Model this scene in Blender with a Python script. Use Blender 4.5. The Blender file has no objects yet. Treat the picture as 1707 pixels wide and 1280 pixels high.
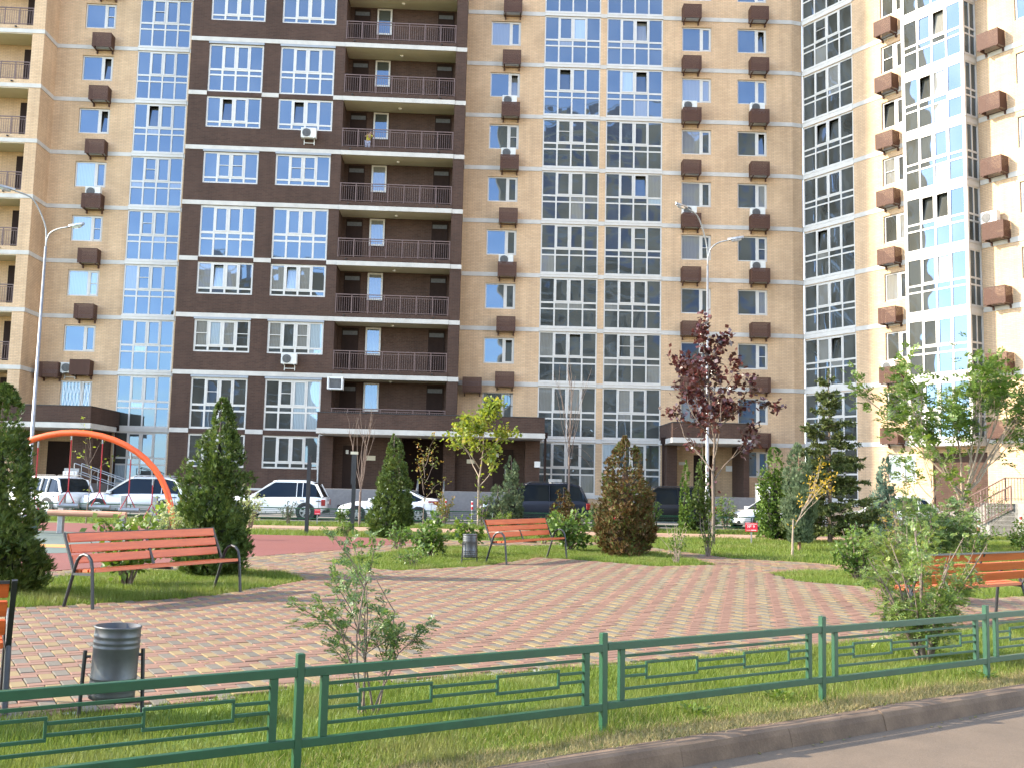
import bpy, bmesh, math, random
import numpy as np
from mathutils import Vector, Matrix

R = math.radians
SC = bpy.context.scene
COL = SC.collection

# ------------------------------------------------------------------ camera, sky, sun, exposure
PITCH, ROLL = 0.10274, 0.02204
cam_d = bpy.data.cameras.new('camera')
cam_d.sensor_width = 36.0
cam_d.lens = 36.0 * 1650.0 / 1707.0
cam_d.clip_start, cam_d.clip_end = 0.1, 1500.0
cam = bpy.data.objects.new('camera', cam_d)
COL.objects.link(cam)
_fw = Vector((0, math.cos(PITCH), math.sin(PITCH)))
_up = Vector((0, -math.sin(PITCH), math.cos(PITCH)))
_rt = Vector((1, 0, 0))
_r = _rt * math.cos(ROLL) + _up * math.sin(ROLL)
_u = -_rt * math.sin(ROLL) + _up * math.cos(ROLL)
cam.matrix_world = Matrix(((_r.x, _u.x, -_fw.x, 0), (_r.y, _u.y, -_fw.y, 0), (_r.z, _u.z, -_fw.z, 1.6), (0, 0, 0, 1)))
SC.camera = cam

SUN_EL, SUN_TH = R(29.5), R(-0.4)         # the sun stands to the left, almost along the facade
SUN = Vector((-math.cos(SUN_TH) * math.cos(SUN_EL), math.sin(SUN_TH) * math.cos(SUN_EL), math.sin(SUN_EL)))
world = bpy.data.worlds.new('World')
SC.world = world
world.use_nodes = True
_nt = world.node_tree
_bg = _nt.nodes['Background']
_sky = _nt.nodes.new('ShaderNodeTexSky')
_sky.sky_type = 'NISHITA'
_sky.sun_disc = False
_sky.sun_elevation = SUN_EL
_sky.sun_rotation = math.atan2(SUN.x, SUN.y)
_sky.air_density = 1.0
_sky.dust_density = 0.15
_sky.ozone_density = 2.5
_hs = _nt.nodes.new('ShaderNodeHueSaturation')
_hs.inputs['Saturation'].default_value = 0.72
_nt.links.new(_sky.outputs[0], _hs.inputs['Color'])
_nt.links.new(_hs.outputs[0], _bg.inputs[0])
_bg.inputs[1].default_value = 0.15
sun_d = bpy.data.lights.new('sun', 'SUN')
sun_d.energy = 2.0
sun_d.angle = R(0.53)
sun_d.color = (1.0, 0.88, 0.70)
sun = bpy.data.objects.new('sun', sun_d)
COL.objects.link(sun)
sun.rotation_euler = SUN.to_track_quat('Z', 'Y').to_euler()
sun.location = (-60, 10, 60)
SC.view_settings.view_transform = 'Standard'
SC.view_settings.look = 'None'
SC.view_settings.gamma = 1.0
SC.view_settings.exposure = 2.75
SC.view_settings.use_curve_mapping = False
SC.render.engine = 'CYCLES'
SC.cycles.max_bounces = 6
SC.cycles.diffuse_bounces = 3
SC.cycles.glossy_bounces = 3
SC.cycles.transmission_bounces = 4
SC.cycles.transparent_max_bounces = 6
SC.cycles.caustics_reflective = False
SC.cycles.caustics_refractive = False
SC.cycles.use_denoising = True

# ------------------------------------------------------------------ helpers
def ob(name, me, parent=None, loc=(0, 0, 0), rot=(0, 0, 0), scale=None):
    o = bpy.data.objects.new(name, me)
    COL.objects.link(o)
    if parent is not None:
        o.parent = parent
    o.location = loc
    o.rotation_euler = rot
    if scale is not None:
        o.scale = scale
    return o

def tag(o, label=None, cat=None, group=None, kind=None):
    if label: o['label'] = label
    if cat: o['category'] = cat
    if group: o['group'] = group
    if kind: o['kind'] = kind
    return o

def thing(name, label, cat, loc=(0, 0, 0), rz=0.0, group=None):
    return tag(ob(name, None, None, loc, (0, 0, rz)), label, cat, group)

def struct(o):
    o['kind'] = 'structure'
    return o

def stuff(o):
    o['kind'] = 'stuff'
    return o

class MB:
    """collects faces, then becomes one mesh"""
    def __init__(s):
        s.v, s.f, s.m, s.cur = [], [], [], 0
    def mat(s, i):
        s.cur = i
        return s
    def face(s, pts):
        b = len(s.v)
        s.v += [tuple(p) for p in pts]
        s.f.append(tuple(range(b, b + len(pts))))
        s.m.append(s.cur)
        return s
    def box(s, x0, x1, y0, y1, z0, z1):
        b = len(s.v)
        s.v += [(x0, y0, z0), (x1, y0, z0), (x1, y1, z0), (x0, y1, z0), (x0, y0, z1), (x1, y0, z1), (x1, y1, z1), (x0, y1, z1)]
        for q in ((0, 3, 2, 1), (4, 5, 6, 7), (0, 1, 5, 4), (1, 2, 6, 5), (2, 3, 7, 6), (3, 0, 4, 7)):
            s.f.append(tuple(b + i for i in q)); s.m.append(s.cur)
        return s
    def beam(s, p, q, w, h, up=(0, 0, 1)):
        p, q = Vector(p), Vector(q)
        d = (q - p).normalized()
        up = Vector(up)
        if abs(d.dot(up)) > 0.99: up = Vector((0, 1, 0))
        a = d.cross(up).normalized() * (w / 2)
        c = a.cross(d).normalized() * (h / 2)
        b = len(s.v)
        for o in (p, q):
            s.v += [tuple(o - a - c), tuple(o + a - c), tuple(o + a + c), tuple(o - a + c)]
        for f in ((0, 1, 2, 3), (7, 6, 5, 4), (0, 4, 5, 1), (1, 5, 6, 2), (2, 6, 7, 3), (3, 7, 4, 0)):
            s.f.append(tuple(b + i for i in f)); s.m.append(s.cur)
        return s
    def tube(s, pts, rad, n=8, cap=True):
        pts = [Vector(p) for p in pts]
        if not isinstance(rad, (list, tuple)): rad = [rad] * len(pts)
        b = len(s.v)
        d0 = (pts[1] - pts[0]).normalized()
        ref = Vector((0, 0, 1)) if abs(d0.z) < 0.9 else Vector((1, 0, 0))
        a = d0.cross(ref).normalized()
        for i, p in enumerate(pts):
            d = (pts[min(i + 1, len(pts) - 1)] - pts[max(i - 1, 0)]).normalized()
            a = (a - d * a.dot(d))
            a = a.normalized() if a.length > 1e-6 else d.orthogonal().normalized()
            c = d.cross(a)
            for k in range(n):
                t = 2 * math.pi * k / n
                s.v.append(tuple(p + (a * math.cos(t) + c * math.sin(t)) * rad[i]))
        for i in range(len(pts) - 1):
            for k in range(n):
                k2 = (k + 1) % n
                s.f.append((b + i * n + k, b + i * n + k2, b + (i + 1) * n + k2, b + (i + 1) * n + k)); s.m.append(s.cur)
        if cap:
            s.f.append(tuple(b + k for k in reversed(range(n)))); s.m.append(s.cur)
            e = b + (len(pts) - 1) * n
            s.f.append(tuple(e + k for k in range(n))); s.m.append(s.cur)
        return s
    def lathe(s, prof, n=16, cap=True):
        b = len(s.v)
        for r, z in prof:
            for k in range(n):
                t = 2 * math.pi * k / n
                s.v.append((r * math.cos(t), r * math.sin(t), z))
        for i in range(len(prof) - 1):
            for k in range(n):
                k2 = (k + 1) % n
                s.f.append((b + i * n + k, b + i * n + k2, b + (i + 1) * n + k2, b + (i + 1) * n + k)); s.m.append(s.cur)
        if cap:
            s.f.append(tuple(b + k for k in reversed(range(n)))); s.m.append(s.cur)
            e = b + (len(prof) - 1) * n
            s.f.append(tuple(e + k for k in range(n))); s.m.append(s.cur)
        return s
    def rings(s, rings, close=True, cap=True):
        n = len(rings[0]); b = len(s.v)
        for r in rings: s.v += [tuple(p) for p in r]
        for i in range(len(rings) - 1):
            for k in range(n if close else n - 1):
                k2 = (k + 1) % n
                s.f.append((b + i * n + k, b + i * n + k2, b + (i + 1) * n + k2, b + (i + 1) * n + k)); s.m.append(s.cur)
        if cap:
            s.f.append(tuple(b + k for k in reversed(range(n)))); s.m.append(s.cur)
            e = b + (len(rings) - 1) * n
            s.f.append(tuple(e + k for k in range(n))); s.m.append(s.cur)
        return s
    def xf(s, M, start=0):
        for i in range(start, len(s.v)): s.v[i] = tuple(M @ Vector(s.v[i]))
        return s
    def mesh(s, name, mats, smooth=False, bevel=0.0, fix=False, seg=1):
        me = bpy.data.meshes.new(name)
        me.from_pydata(s.v, [], s.f)
        mats = mats if isinstance(mats, (list, tuple)) else [mats]
        for m in mats: me.materials.append(m)
        if len(mats) > 1: me.polygons.foreach_set('material_index', s.m)
        if bevel or fix:
            bm = bmesh.new(); bm.from_mesh(me)
            if fix:
                bmesh.ops.remove_doubles(bm, verts=bm.verts, dist=1e-5)
                bmesh.ops.recalc_face_normals(bm, faces=bm.faces)
            if bevel: bmesh.ops.bevel(bm, geom=bm.edges[:], offset=bevel, segments=seg, affect='EDGES', clamp_overlap=True)
            bm.to_mesh(me); bm.free()
        if smooth: me.polygons.foreach_set('use_smooth', [True] * len(me.polygons))
        me.update()
        return me
    def ob(s, name, mats, parent=None, loc=(0, 0, 0), rot=(0, 0, 0), **k):
        return ob(name, s.mesh(name, mats, **k), parent, loc, rot)

def fast_mesh(name, V, n, mat, smooth=False):
    """V: (faces*n, 3) floats, every n verts are one face"""
    V = np.asarray(V, dtype=np.float32).reshape(-1, 3)
    nf = len(V) // n
    me = bpy.data.meshes.new(name)
    me.vertices.add(len(V)); me.vertices.foreach_set('co', V.ravel())
    me.loops.add(len(V)); me.loops.foreach_set('vertex_index', np.arange(len(V), dtype=np.int32))
    me.polygons.add(nf); me.polygons.foreach_set('loop_start', np.arange(0, len(V), n, dtype=np.int32))
    if smooth: me.polygons.foreach_set('use_smooth', np.ones(nf, dtype=bool))
    me.materials.append(mat)
    me.update(calc_edges=True)
    return me

# ------------------------------------------------------------------ materials
def _mat(name):
    m = bpy.data.materials.new(name); m.use_nodes = True
    nt = m.node_tree
    return m, nt, nt.nodes['Principled BSDF']

def N(nt, t, **k):
    n = nt.nodes.new(t)
    for a, v in k.items():
        if a.startswith('i_'):
            key = a[2:].replace('_', ' ')
            n.inputs[key].default_value = v
        else: setattr(n, a, v)
    return n

def c4(c): return (c[0], c[1], c[2], 1.0)

def ramp(nt, fac, stops):
    r = nt.nodes.new('ShaderNodeValToRGB')
    el = r.color_ramp.elements
    while len(el) < len(stops): el.new(0.5)
    for e, (p, c) in zip(el, stops): e.position = p; e.color = c4(c)
    nt.links.new(fac, r.inputs[0])
    return r.outputs[0]

def pm(name, c1, c2=None, scale=6.0, rough=0.6, metal=0.0, bump=0.0, spec=0.5, detail=4.0, bscale=None, rand=0.0, coat=0.0, speck=0.0):
    """plain surface: two base colours mixed by noise, a little relief"""
    m, nt, b = _mat(name)
    c2 = c2 or tuple(x * 0.8 for x in c1)
    tc = N(nt, 'ShaderNodeTexCoord')
    no = N(nt, 'ShaderNodeTexNoise', i_Scale=scale, i_Detail=detail, i_Roughness=0.6)
    nt.links.new(tc.outputs['Object'], no.inputs['Vector'])
    col = ramp(nt, no.outputs['Fac'], [(0.3, c2), (0.7, c1)])
    if speck:                                   # grit and aggregate
        n4 = N(nt, 'ShaderNodeTexNoise', i_Scale=95.0, i_Detail=6.0, i_Roughness=0.8); nt.links.new(tc.outputs['Object'], n4.inputs['Vector'])
        m4 = N(nt, 'ShaderNodeMapRange', i_From_Min=0.3, i_From_Max=0.7, i_To_Min=1 - speck, i_To_Max=1 + speck); nt.links.new(n4.outputs['Fac'], m4.inputs[0])
        h4 = N(nt, 'ShaderNodeHueSaturation'); nt.links.new(m4.outputs[0], h4.inputs['Value']); nt.links.new(col, h4.inputs['Color'])
        col = h4.outputs[0]
    if rand:
        oi = N(nt, 'ShaderNodeObjectInfo')
        mr = N(nt, 'ShaderNodeMapRange', i_To_Min=1 - rand, i_To_Max=1 + rand)
        nt.links.new(oi.outputs['Random'], mr.inputs[0])
        hs = N(nt, 'ShaderNodeHueSaturation')
        nt.links.new(mr.outputs[0], hs.inputs['Value']); nt.links.new(col, hs.inputs['Color'])
        col = hs.outputs[0]
    nt.links.new(col, b.inputs['Base Color'])
    b.inputs['Roughness'].default_value = rough
    b.inputs['Metallic'].default_value = metal
    b.inputs['Specular IOR Level'].default_value = spec
    if coat:
        b.inputs['Coat Weight'].default_value = coat
        b.inputs['Coat Roughness'].default_value = 0.05
    if bump:
        n2 = N(nt, 'ShaderNodeTexNoise', i_Scale=bscale or scale * 6, i_Detail=5.0)
        nt.links.new(tc.outputs['Object'], n2.inputs['Vector'])
        bp = N(nt, 'ShaderNodeBump', i_Strength=0.6, i_Distance=bump)
        nt.links.new(n2.outputs['Fac'], bp.inputs['Height']); nt.links.new(bp.outputs[0], b.inputs['Normal'])
    return m

def brick_mat(name, c1, c2, mortar, w=0.26, h=0.082, ms=0.011, stain=0.16):
    m, nt, b = _mat(name)
    tc = N(nt, 'ShaderNodeTexCoord')
    sp = N(nt, 'ShaderNodeSeparateXYZ'); nt.links.new(tc.outputs['Object'], sp.inputs[0])
    ad = N(nt, 'ShaderNodeMath', operation='ADD'); nt.links.new(sp.outputs[0], ad.inputs[0]); nt.links.new(sp.outputs[1], ad.inputs[1])
    cb = N(nt, 'ShaderNodeCombineXYZ'); nt.links.new(ad.outputs[0], cb.inputs[0]); nt.links.new(sp.outputs[2], cb.inputs[1])
    br = N(nt, 'ShaderNodeTexBrick', i_Scale=1.0, i_Mortar_Size=ms, i_Brick_Width=w, i_Row_Height=h, i_Bias=-0.1, i_Mortar_Smooth=0.2)
    br.inputs['Color1'].default_value = c4(c1); br.inputs['Color2'].default_value = c4(c2); br.inputs['Mortar'].default_value = c4(mortar)
    nt.links.new(cb.outputs[0], br.inputs['Vector'])
    no = N(nt, 'ShaderNodeTexNoise', i_Scale=0.35, i_Detail=6.0, i_Roughness=0.65)
    nt.links.new(tc.outputs['Object'], no.inputs['Vector'])
    mr = N(nt, 'ShaderNodeMapRange', i_From_Min=0.3, i_From_Max=0.7, i_To_Min=1 - stain, i_To_Max=1 + stain)
    nt.links.new(no.outputs['Fac'], mr.inputs[0])
    hs = N(nt, 'ShaderNodeHueSaturation'); nt.links.new(br.outputs['Color'], hs.inputs['Color']); nt.links.new(mr.outputs[0], hs.inputs['Value'])
    mp = N(nt, 'ShaderNodeMapping'); mp.inputs['Scale'].default_value = (2.2, 2.2, 0.10)
    nt.links.new(tc.outputs['Object'], mp.inputs[0])
    sn = N(nt, 'ShaderNodeTexNoise', i_Scale=1.0, i_Detail=5.0, i_Roughness=0.7); nt.links.new(mp.outputs[0], sn.inputs['Vector'])
    s2 = N(nt, 'ShaderNodeMapRange', i_From_Min=0.38, i_From_Max=0.72, i_To_Min=1.06, i_To_Max=0.86); nt.links.new(sn.outputs['Fac'], s2.inputs[0])
    h2 = N(nt, 'ShaderNodeHueSaturation'); nt.links.new(hs.outputs[0], h2.inputs['Color']); nt.links.new(s2.outputs[0], h2.inputs['Value'])
    nt.links.new(h2.outputs[0], b.inputs['Base Color'])
    b.inputs['Roughness'].default_value = 0.85
    b.inputs['Specular IOR Level'].default_value = 0.25
    iv = N(nt, 'ShaderNodeMath', operation='SUBTRACT'); iv.inputs[0].default_value = 1.0
    nt.links.new(br.outputs['Fac'], iv.inputs[1])
    bp = N(nt, 'ShaderNodeBump', i_Strength=0.5, i_Distance=0.008)
    nt.links.new(iv.outputs[0], bp.inputs['Height']); nt.links.new(bp.outputs[0], b.inputs['Normal'])
    return m

def glass_mat(name, base, ior=2.2, wave=0.0030, curtain=None):
    """a pane of double glazing, slightly bowed so that reflections bend; dark room or a curtain behind, with reflected tones put into the colour"""
    m, nt, b = _mat(name)
    tc = N(nt, 'ShaderNodeTexCoord'); oi = N(nt, 'ShaderNodeObjectInfo')
    ml = N(nt, 'ShaderNodeMath', operation='MULTIPLY'); ml.inputs[1].default_value = 57.0
    nt.links.new(oi.outputs['Random'], ml.inputs[0])
    cx = N(nt, 'ShaderNodeCombineXYZ')
    for i in range(3): nt.links.new(ml.outputs[0], cx.inputs[i])
    va = N(nt, 'ShaderNodeVectorMath', operation='ADD')
    nt.links.new(tc.outputs['Object'], va.inputs[0]); nt.links.new(cx.outputs[0], va.inputs[1])
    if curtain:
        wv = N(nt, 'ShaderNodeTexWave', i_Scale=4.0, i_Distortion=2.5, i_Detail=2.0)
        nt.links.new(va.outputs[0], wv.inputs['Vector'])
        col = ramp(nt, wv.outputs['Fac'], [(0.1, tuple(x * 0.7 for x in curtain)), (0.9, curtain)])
    else:
        no0 = N(nt, 'ShaderNodeTexNoise', i_Scale=0.7, i_Detail=0.0); nt.links.new(va.outputs[0], no0.inputs['Vector'])
        col = ramp(nt, no0.outputs['Fac'], [(0.30, tuple(x * 0.75 for x in base)), (0.70, tuple(x * 1.2 for x in base))])
    nt.links.new(col, b.inputs['Base Color'])
    b.inputs['Roughness'].default_value = 0.015
    b.inputs['IOR'].default_value = ior
    b.inputs['Specular Tint'].default_value = (0.40, 0.64, 1.0, 1.0)  # blue put into the reflections so the mirrored sky reads deeper
    no = N(nt, 'ShaderNodeTexNoise', i_Scale=1.1, i_Detail=0.0)
    nt.links.new(va.outputs[0], no.inputs['Vector'])
    bp = N(nt, 'ShaderNodeBump', i_Strength=1.0, i_Distance=wave * 3.0)
    nt.links.new(no.outputs['Fac'], bp.inputs['Height']); nt.links.new(bp.outputs[0], b.inputs['Normal'])
    return m

def leaf_mat(name, cols, transl=0.35, rough=0.45, spec=0.35, bold=False):
    """leaves: every leaf its own tint (random per island), light also passes through"""
    m, nt, b = _mat(name)
    ge = N(nt, 'ShaderNodeNewGeometry')
    tc = N(nt, 'ShaderNodeTexCoord')
    no = N(nt, 'ShaderNodeTexNoise', i_Scale=2.2, i_Detail=2.0); nt.links.new(tc.outputs['Object'], no.inputs['Vector'])
    mx = N(nt, 'ShaderNodeMath', operation='MULTIPLY_ADD'); mx.inputs[1].default_value = 0.6; mx.inputs[2].default_value = 0.0
    nt.links.new(ge.outputs['Random Per Island'], mx.inputs[0])
    m2 = N(nt, 'ShaderNodeMath', operation='MULTIPLY_ADD'); m2.inputs[1].default_value = 1.2; m2.inputs[2].default_value = -0.4
    nt.links.new(no.outputs['Fac'], m2.inputs[0])
    ad = N(nt, 'ShaderNodeMath', operation='ADD', use_clamp=True); nt.links.new(mx.outputs[0], ad.inputs[0]); nt.links.new(m2.outputs[0], ad.inputs[1])
    k = len(cols) - 1
    col = ramp(nt, ad.outputs[0], [(i / k, c) for i, c in enumerate(cols)])
    nt.links.new(col, b.inputs['Base Color'])
    b.inputs['Roughness'].default_value = rough
    b.inputs['Specular IOR Level'].default_value = spec
    tr = N(nt, 'ShaderNodeBsdfTranslucent')
    hs = N(nt, 'ShaderNodeHueSaturation', i_Saturation=1.1, i_Value=1.3); nt.links.new(col, hs.inputs['Color']); nt.links.new(hs.outputs[0], tr.inputs['Color'])
    ms = N(nt, 'ShaderNodeMixShader'); ms.inputs[0].default_value = transl
    out = nt.nodes['Material Output']
    nt.links.new(b.outputs[0], ms.inputs[1]); nt.links.new(tr.outputs[0], ms.inputs[2]); nt.links.new(ms.outputs[0], out.inputs[0])
    return m

MT = {}
MT['beige'] = brick_mat('beige_brick', (0.595, 0.405, 0.245), (0.525, 0.35, 0.205), (0.40, 0.285, 0.185))
MT['brown'] = brick_mat('brown_brick', (0.074, 0.040, 0.028), (0.053, 0.029, 0.020), (0.074, 0.050, 0.038), stain=0.2)
MT['band'] = pm('white_concrete', (0.55, 0.515, 0.46), (0.43, 0.40, 0.355), 1.6, 0.8, bump=0.003)
MT['plaster'] = pm('cream_plaster', (0.60, 0.54, 0.40), (0.52, 0.46, 0.34), 1.0, 0.85)
MT['pvc'] = pm('white_plastic', (0.56, 0.53, 0.48), (0.49, 0.46, 0.42), 3.0, 0.35)
MT['glass'] = glass_mat('window_glass', (0.056, 0.056, 0.047))  # base lifted to grey-green in place of pale building reflections
MT['glass2'] = glass_mat('window_glass_curtain_and_painted_reflection', (0.05, 0.05, 0.05), curtain=(0.22, 0.21, 0.18))
MT['glass3'] = glass_mat('window_glass_with_pale_blind', (0.05, 0.05, 0.05), curtain=(0.36, 0.42, 0.44))
MT['carglass'] = glass_mat('car_glass', (0.012, 0.014, 0.015), ior=1.3, wave=0.0005)
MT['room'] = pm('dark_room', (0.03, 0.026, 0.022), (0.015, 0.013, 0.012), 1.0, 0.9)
MT['basket'] = pm('brown_metal_slats', (0.085, 0.038, 0.024), (0.068, 0.031, 0.020), 5.0, 0.65, spec=0.3)
MT['rail'] = pm('brown_railing_paint', (0.15, 0.092, 0.078), (0.12, 0.072, 0.062), 5.0, 0.5)
MT['door'] = pm('dark_brown_door', (0.030, 0.017, 0.013), (0.022, 0.013, 0.010), 3.0, 0.8, spec=0.15)
MT['roller'] = pm('grey_roller_box', (0.30, 0.32, 0.35), (0.26, 0.28, 0.30), 3.0, 0.5)
MT['ac'] = pm('air_conditioner_white', (0.66, 0.65, 0.60), (0.56, 0.55, 0.51), 4.0, 0.5)
MT['acdark'] = pm('air_conditioner_grille', (0.10, 0.10, 0.10), (0.06, 0.06, 0.06), 8.0, 0.5)
MT['black'] = pm('black_metal', (0.022, 0.022, 0.024), (0.015, 0.015, 0.016), 9.0, 0.42, bump=0.0006)
MT['galv'] = pm('galvanised_steel', (0.34, 0.345, 0.345), (0.24, 0.245, 0.25), 9.0, 0.45, metal=0.6)
MT['bin'] = pm('bin_grey_metal', (0.10, 0.102, 0.104), (0.062, 0.064, 0.066), 5.0, 0.42, metal=0.4, bump=0.0008)
MT['green'] = pm('green_fence_paint', (0.014, 0.072, 0.030), (0.010, 0.053, 0.022), 7.0, 0.38, bump=0.0006)
MT['orange'] = pm('orange_paint', (0.78, 0.115, 0.018), (0.66, 0.09, 0.014), 2.0, 0.4)
MT['red'] = pm('red_paint', (0.50, 0.03, 0.03), (0.42, 0.025, 0.025), 4.0, 0.45)
MT['signred'] = pm('red_sign_panel', (0.70, 0.02, 0.045), (0.62, 0.018, 0.04), 3.0, 0.4)
MT['white'] = pm('white_paint', (0.80, 0.79, 0.77), (0.72, 0.71, 0.69), 4.0, 0.45)
MT['rope'] = pm('red_rope', (0.42, 0.03, 0.035), (0.32, 0.022, 0.025), 40.0, 0.8)
MT['conc'] = pm('grey_concrete', (0.30, 0.285, 0.26), (0.22, 0.21, 0.19), 2.5, 0.9, bump=0.004)
MT['granite'] = pm('grey_cladding', (0.20, 0.19, 0.185), (0.155, 0.15, 0.145), 9.0, 0.6)
MT['kerb'] = pm('weathered_kerb_concrete', (0.165, 0.108, 0.066), (0.075, 0.047, 0.029), 3.2, 0.92, bump=0.006, bscale=45, rand=0.12, detail=8, speck=0.22)
MT['asphalt'] = pm('worn_asphalt', (0.140, 0.100, 0.066), (0.098, 0.071, 0.047), 2.2, 0.93, bump=0.006, bscale=110, detail=10, speck=0.28)
MT['lot'] = pm('grey_asphalt', (0.19, 0.175, 0.155), (0.145, 0.135, 0.12), 0.8, 0.93, bump=0.004, bscale=90, detail=8)
MT['rubber_red'] = pm('red_rubber', (0.160, 0.043, 0.033), (0.135, 0.036, 0.028), 0.6, 0.95, bump=0.003, bscale=120, detail=8, speck=0.2)
MT['rubber_green'] = pm('green_rubber', (0.085, 0.115, 0.10), (0.065, 0.09, 0.08), 0.6, 0.95, bump=0.003, bscale=120, detail=8)
MT['rubber_orange'] = pm('orange_rubber', (0.50, 0.22, 0.06), (0.42, 0.18, 0.05), 0.6, 0.95)
MT['tyre'] = pm('tyre_rubber', (0.018, 0.018, 0.019), (0.012, 0.012, 0.012), 9.0, 0.8)
MT['rim'] = pm('alloy_rim', (0.50, 0.51, 0.52), (0.40, 0.41, 0.42), 6.0, 0.3, metal=0.8)
MT['chrome'] = pm('headlight_glass', (0.62, 0.64, 0.66), (0.35, 0.36, 0.38), 12.0, 0.12, metal=0.5)
MT['tail'] = pm('taillight_red', (0.26, 0.012, 0.012), (0.18, 0.008, 0.008), 9.0, 0.2)
MT['trim'] = pm('black_plastic', (0.025, 0.025, 0.026), (0.018, 0.018, 0.018), 9.0, 0.6)
MT['carwhite'] = pm('white_car_paint', (0.80, 0.80, 0.79), (0.77, 0.77, 0.76), 1.0, 0.3, coat=1.0)
MT['carsilver'] = pm('silver_car_paint', (0.56, 0.58, 0.61), (0.53, 0.55, 0.58), 1.0, 0.32, metal=0.5, coat=1.0)
MT['carblue'] = pm('dark_blue_car_paint', (0.012, 0.015, 0.026), (0.008, 0.010, 0.016), 1.0, 0.4, spec=0.25, coat=0.08)
MT['carblack'] = pm('black_car_paint', (0.010, 0.010, 0.011), (0.006, 0.006, 0.007), 1.0, 0.4, spec=0.25, coat=0.08)
MT['carteal'] = pm('dark_teal_car_paint', (0.015, 0.05, 0.055), (0.012, 0.04, 0.045), 1.0, 0.3, coat=1.0)
MT['bark'] = pm('grey_brown_bark', (0.20, 0.15, 0.115), (0.11, 0.08, 0.06), 14.0, 0.9, bump=0.01)
MT['barkpale'] = pm('pale_bark', (0.36, 0.28, 0.21), (0.24, 0.18, 0.13), 14.0, 0.9, bump=0.006)
MT['barkred'] = pm('reddish_bark', (0.30, 0.17, 0.10), (0.19, 0.10, 0.06), 14.0, 0.9, bump=0.006)
MT['barkbare'] = pm('thin_grey_bark', (0.20, 0.145, 0.115), (0.12, 0.085, 0.066), 14.0, 0.9)
MT['limed'] = pm('trunk_with_whitewash', (0.42, 0.40, 0.37), (0.30, 0.28, 0.25), 10.0, 0.9, bump=0.004)
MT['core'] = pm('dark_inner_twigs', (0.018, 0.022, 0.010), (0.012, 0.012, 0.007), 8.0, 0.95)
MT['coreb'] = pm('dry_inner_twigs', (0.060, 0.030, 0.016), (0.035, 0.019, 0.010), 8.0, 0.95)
MT['skin'] = pm('skin', (0.42, 0.23, 0.16), (0.38, 0.20, 0.14), 5.0, 0.55)
MT['hair'] = pm('dark_hair', (0.02, 0.018, 0.022), (0.014, 0.012, 0.015), 30.0, 0.6)
MT['yellow'] = pm('yellow_cloth', (0.62, 0.55, 0.05), (0.52, 0.46, 0.04), 9.0, 0.85)
MT['paleblue'] = pm('pale_blue_cloth', (0.42, 0.45, 0.58), (0.34, 0.37, 0.49), 9.0, 0.85)

def wood_mat(name, c1, c2):
    m, nt, b = _mat(name)
    tc = N(nt, 'ShaderNodeTexCoord'); oi = N(nt, 'ShaderNodeObjectInfo')
    mp = N(nt, 'ShaderNodeMapping'); mp.inputs['Scale'].default_value = (0.9, 9.0, 9.0)
    nt.links.new(tc.outputs['Object'], mp.inputs[0])
    no = N(nt, 'ShaderNodeTexNoise', noise_dimensions='4D', i_Scale=3.0, i_Detail=6.0, i_Roughness=0.65)
    ml = N(nt, 'ShaderNodeMath', operation='MULTIPLY'); ml.inputs[1].default_value = 40.0
    nt.links.new(oi.outputs['Random'], ml.inputs[0]); nt.links.new(ml.outputs[0], no.inputs['W'])
    nt.links.new(mp.outputs[0], no.inputs['Vector'])
    col = ramp(nt, no.outputs['Fac'], [(0.28, c2), (0.62, c1)])
    nt.links.new(col, b.inputs['Base Color'])
    b.inputs['Roughness'].default_value = 0.42
    bp = N(nt, 'ShaderNodeBump', i_Strength=0.4, i_Distance=0.0015)
    nt.links.new(no.outputs['Fac'], bp.inputs['Height']); nt.links.new(bp.outputs[0], b.inputs['Normal'])
    return m
MT['wood'] = wood_mat('orange_stained_wood', (0.53, 0.105, 0.025), (0.38, 0.066, 0.016))
MT['beamwood'] = wood_mat('bare_wood', (0.52, 0.28, 0.17), (0.36, 0.18, 0.10))

def paver_mat(name, c):
    m, nt, b = _mat(name)
    tc = N(nt, 'ShaderNodeTexCoord'); ge = N(nt, 'ShaderNodeNewGeometry'); oi = N(nt, 'ShaderNodeObjectInfo')
    no = N(nt, 'ShaderNodeTexNoise', i_Scale=0.8, i_Detail=8.0, i_Roughness=0.7); nt.links.new(ge.outputs['Position'], no.inputs['Vector'])
    n3 = N(nt, 'ShaderNodeTexNoise', i_Scale=160.0, i_Detail=3.0); nt.links.new(ge.outputs['Position'], n3.inputs['Vector'])
    ad = N(nt, 'ShaderNodeMath', operation='ADD'); nt.links.new(ge.outputs['Random Per Island'], ad.inputs[0]); nt.links.new(oi.outputs['Random'], ad.inputs[1])
    fr = N(nt, 'ShaderNodeMath', operation='FRACT'); nt.links.new(ad.outputs[0], fr.inputs[0])
    m1 = N(nt, 'ShaderNodeMath', operation='MULTIPLY_ADD'); m1.inputs[1].default_value = 0.20; m1.inputs[2].default_value = 0.62
    nt.links.new(fr.outputs[0], m1.inputs[0])
    m2 = N(nt, 'ShaderNodeMath', operation='MULTIPLY_ADD'); m2.inputs[1].default_value = 0.55; nt.links.new(no.outputs['Fac'], m2.inputs[0]); nt.links.new(m1.outputs[0], m2.inputs[2])
    hs = N(nt, 'ShaderNodeHueSaturation', i_Color=c4(c)); nt.links.new(m2.outputs[0], hs.inputs['Value'])
    nt.links.new(hs.outputs[0], b.inputs['Base Color'])
    b.inputs['Roughness'].default_value = 0.9
    bp = N(nt, 'ShaderNodeBump', i_Strength=0.5, i_Distance=0.002); nt.links.new(n3.outputs['Fac'], bp.inputs['Height']); nt.links.new(bp.outputs[0], b.inputs['Normal'])
    return m
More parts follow.
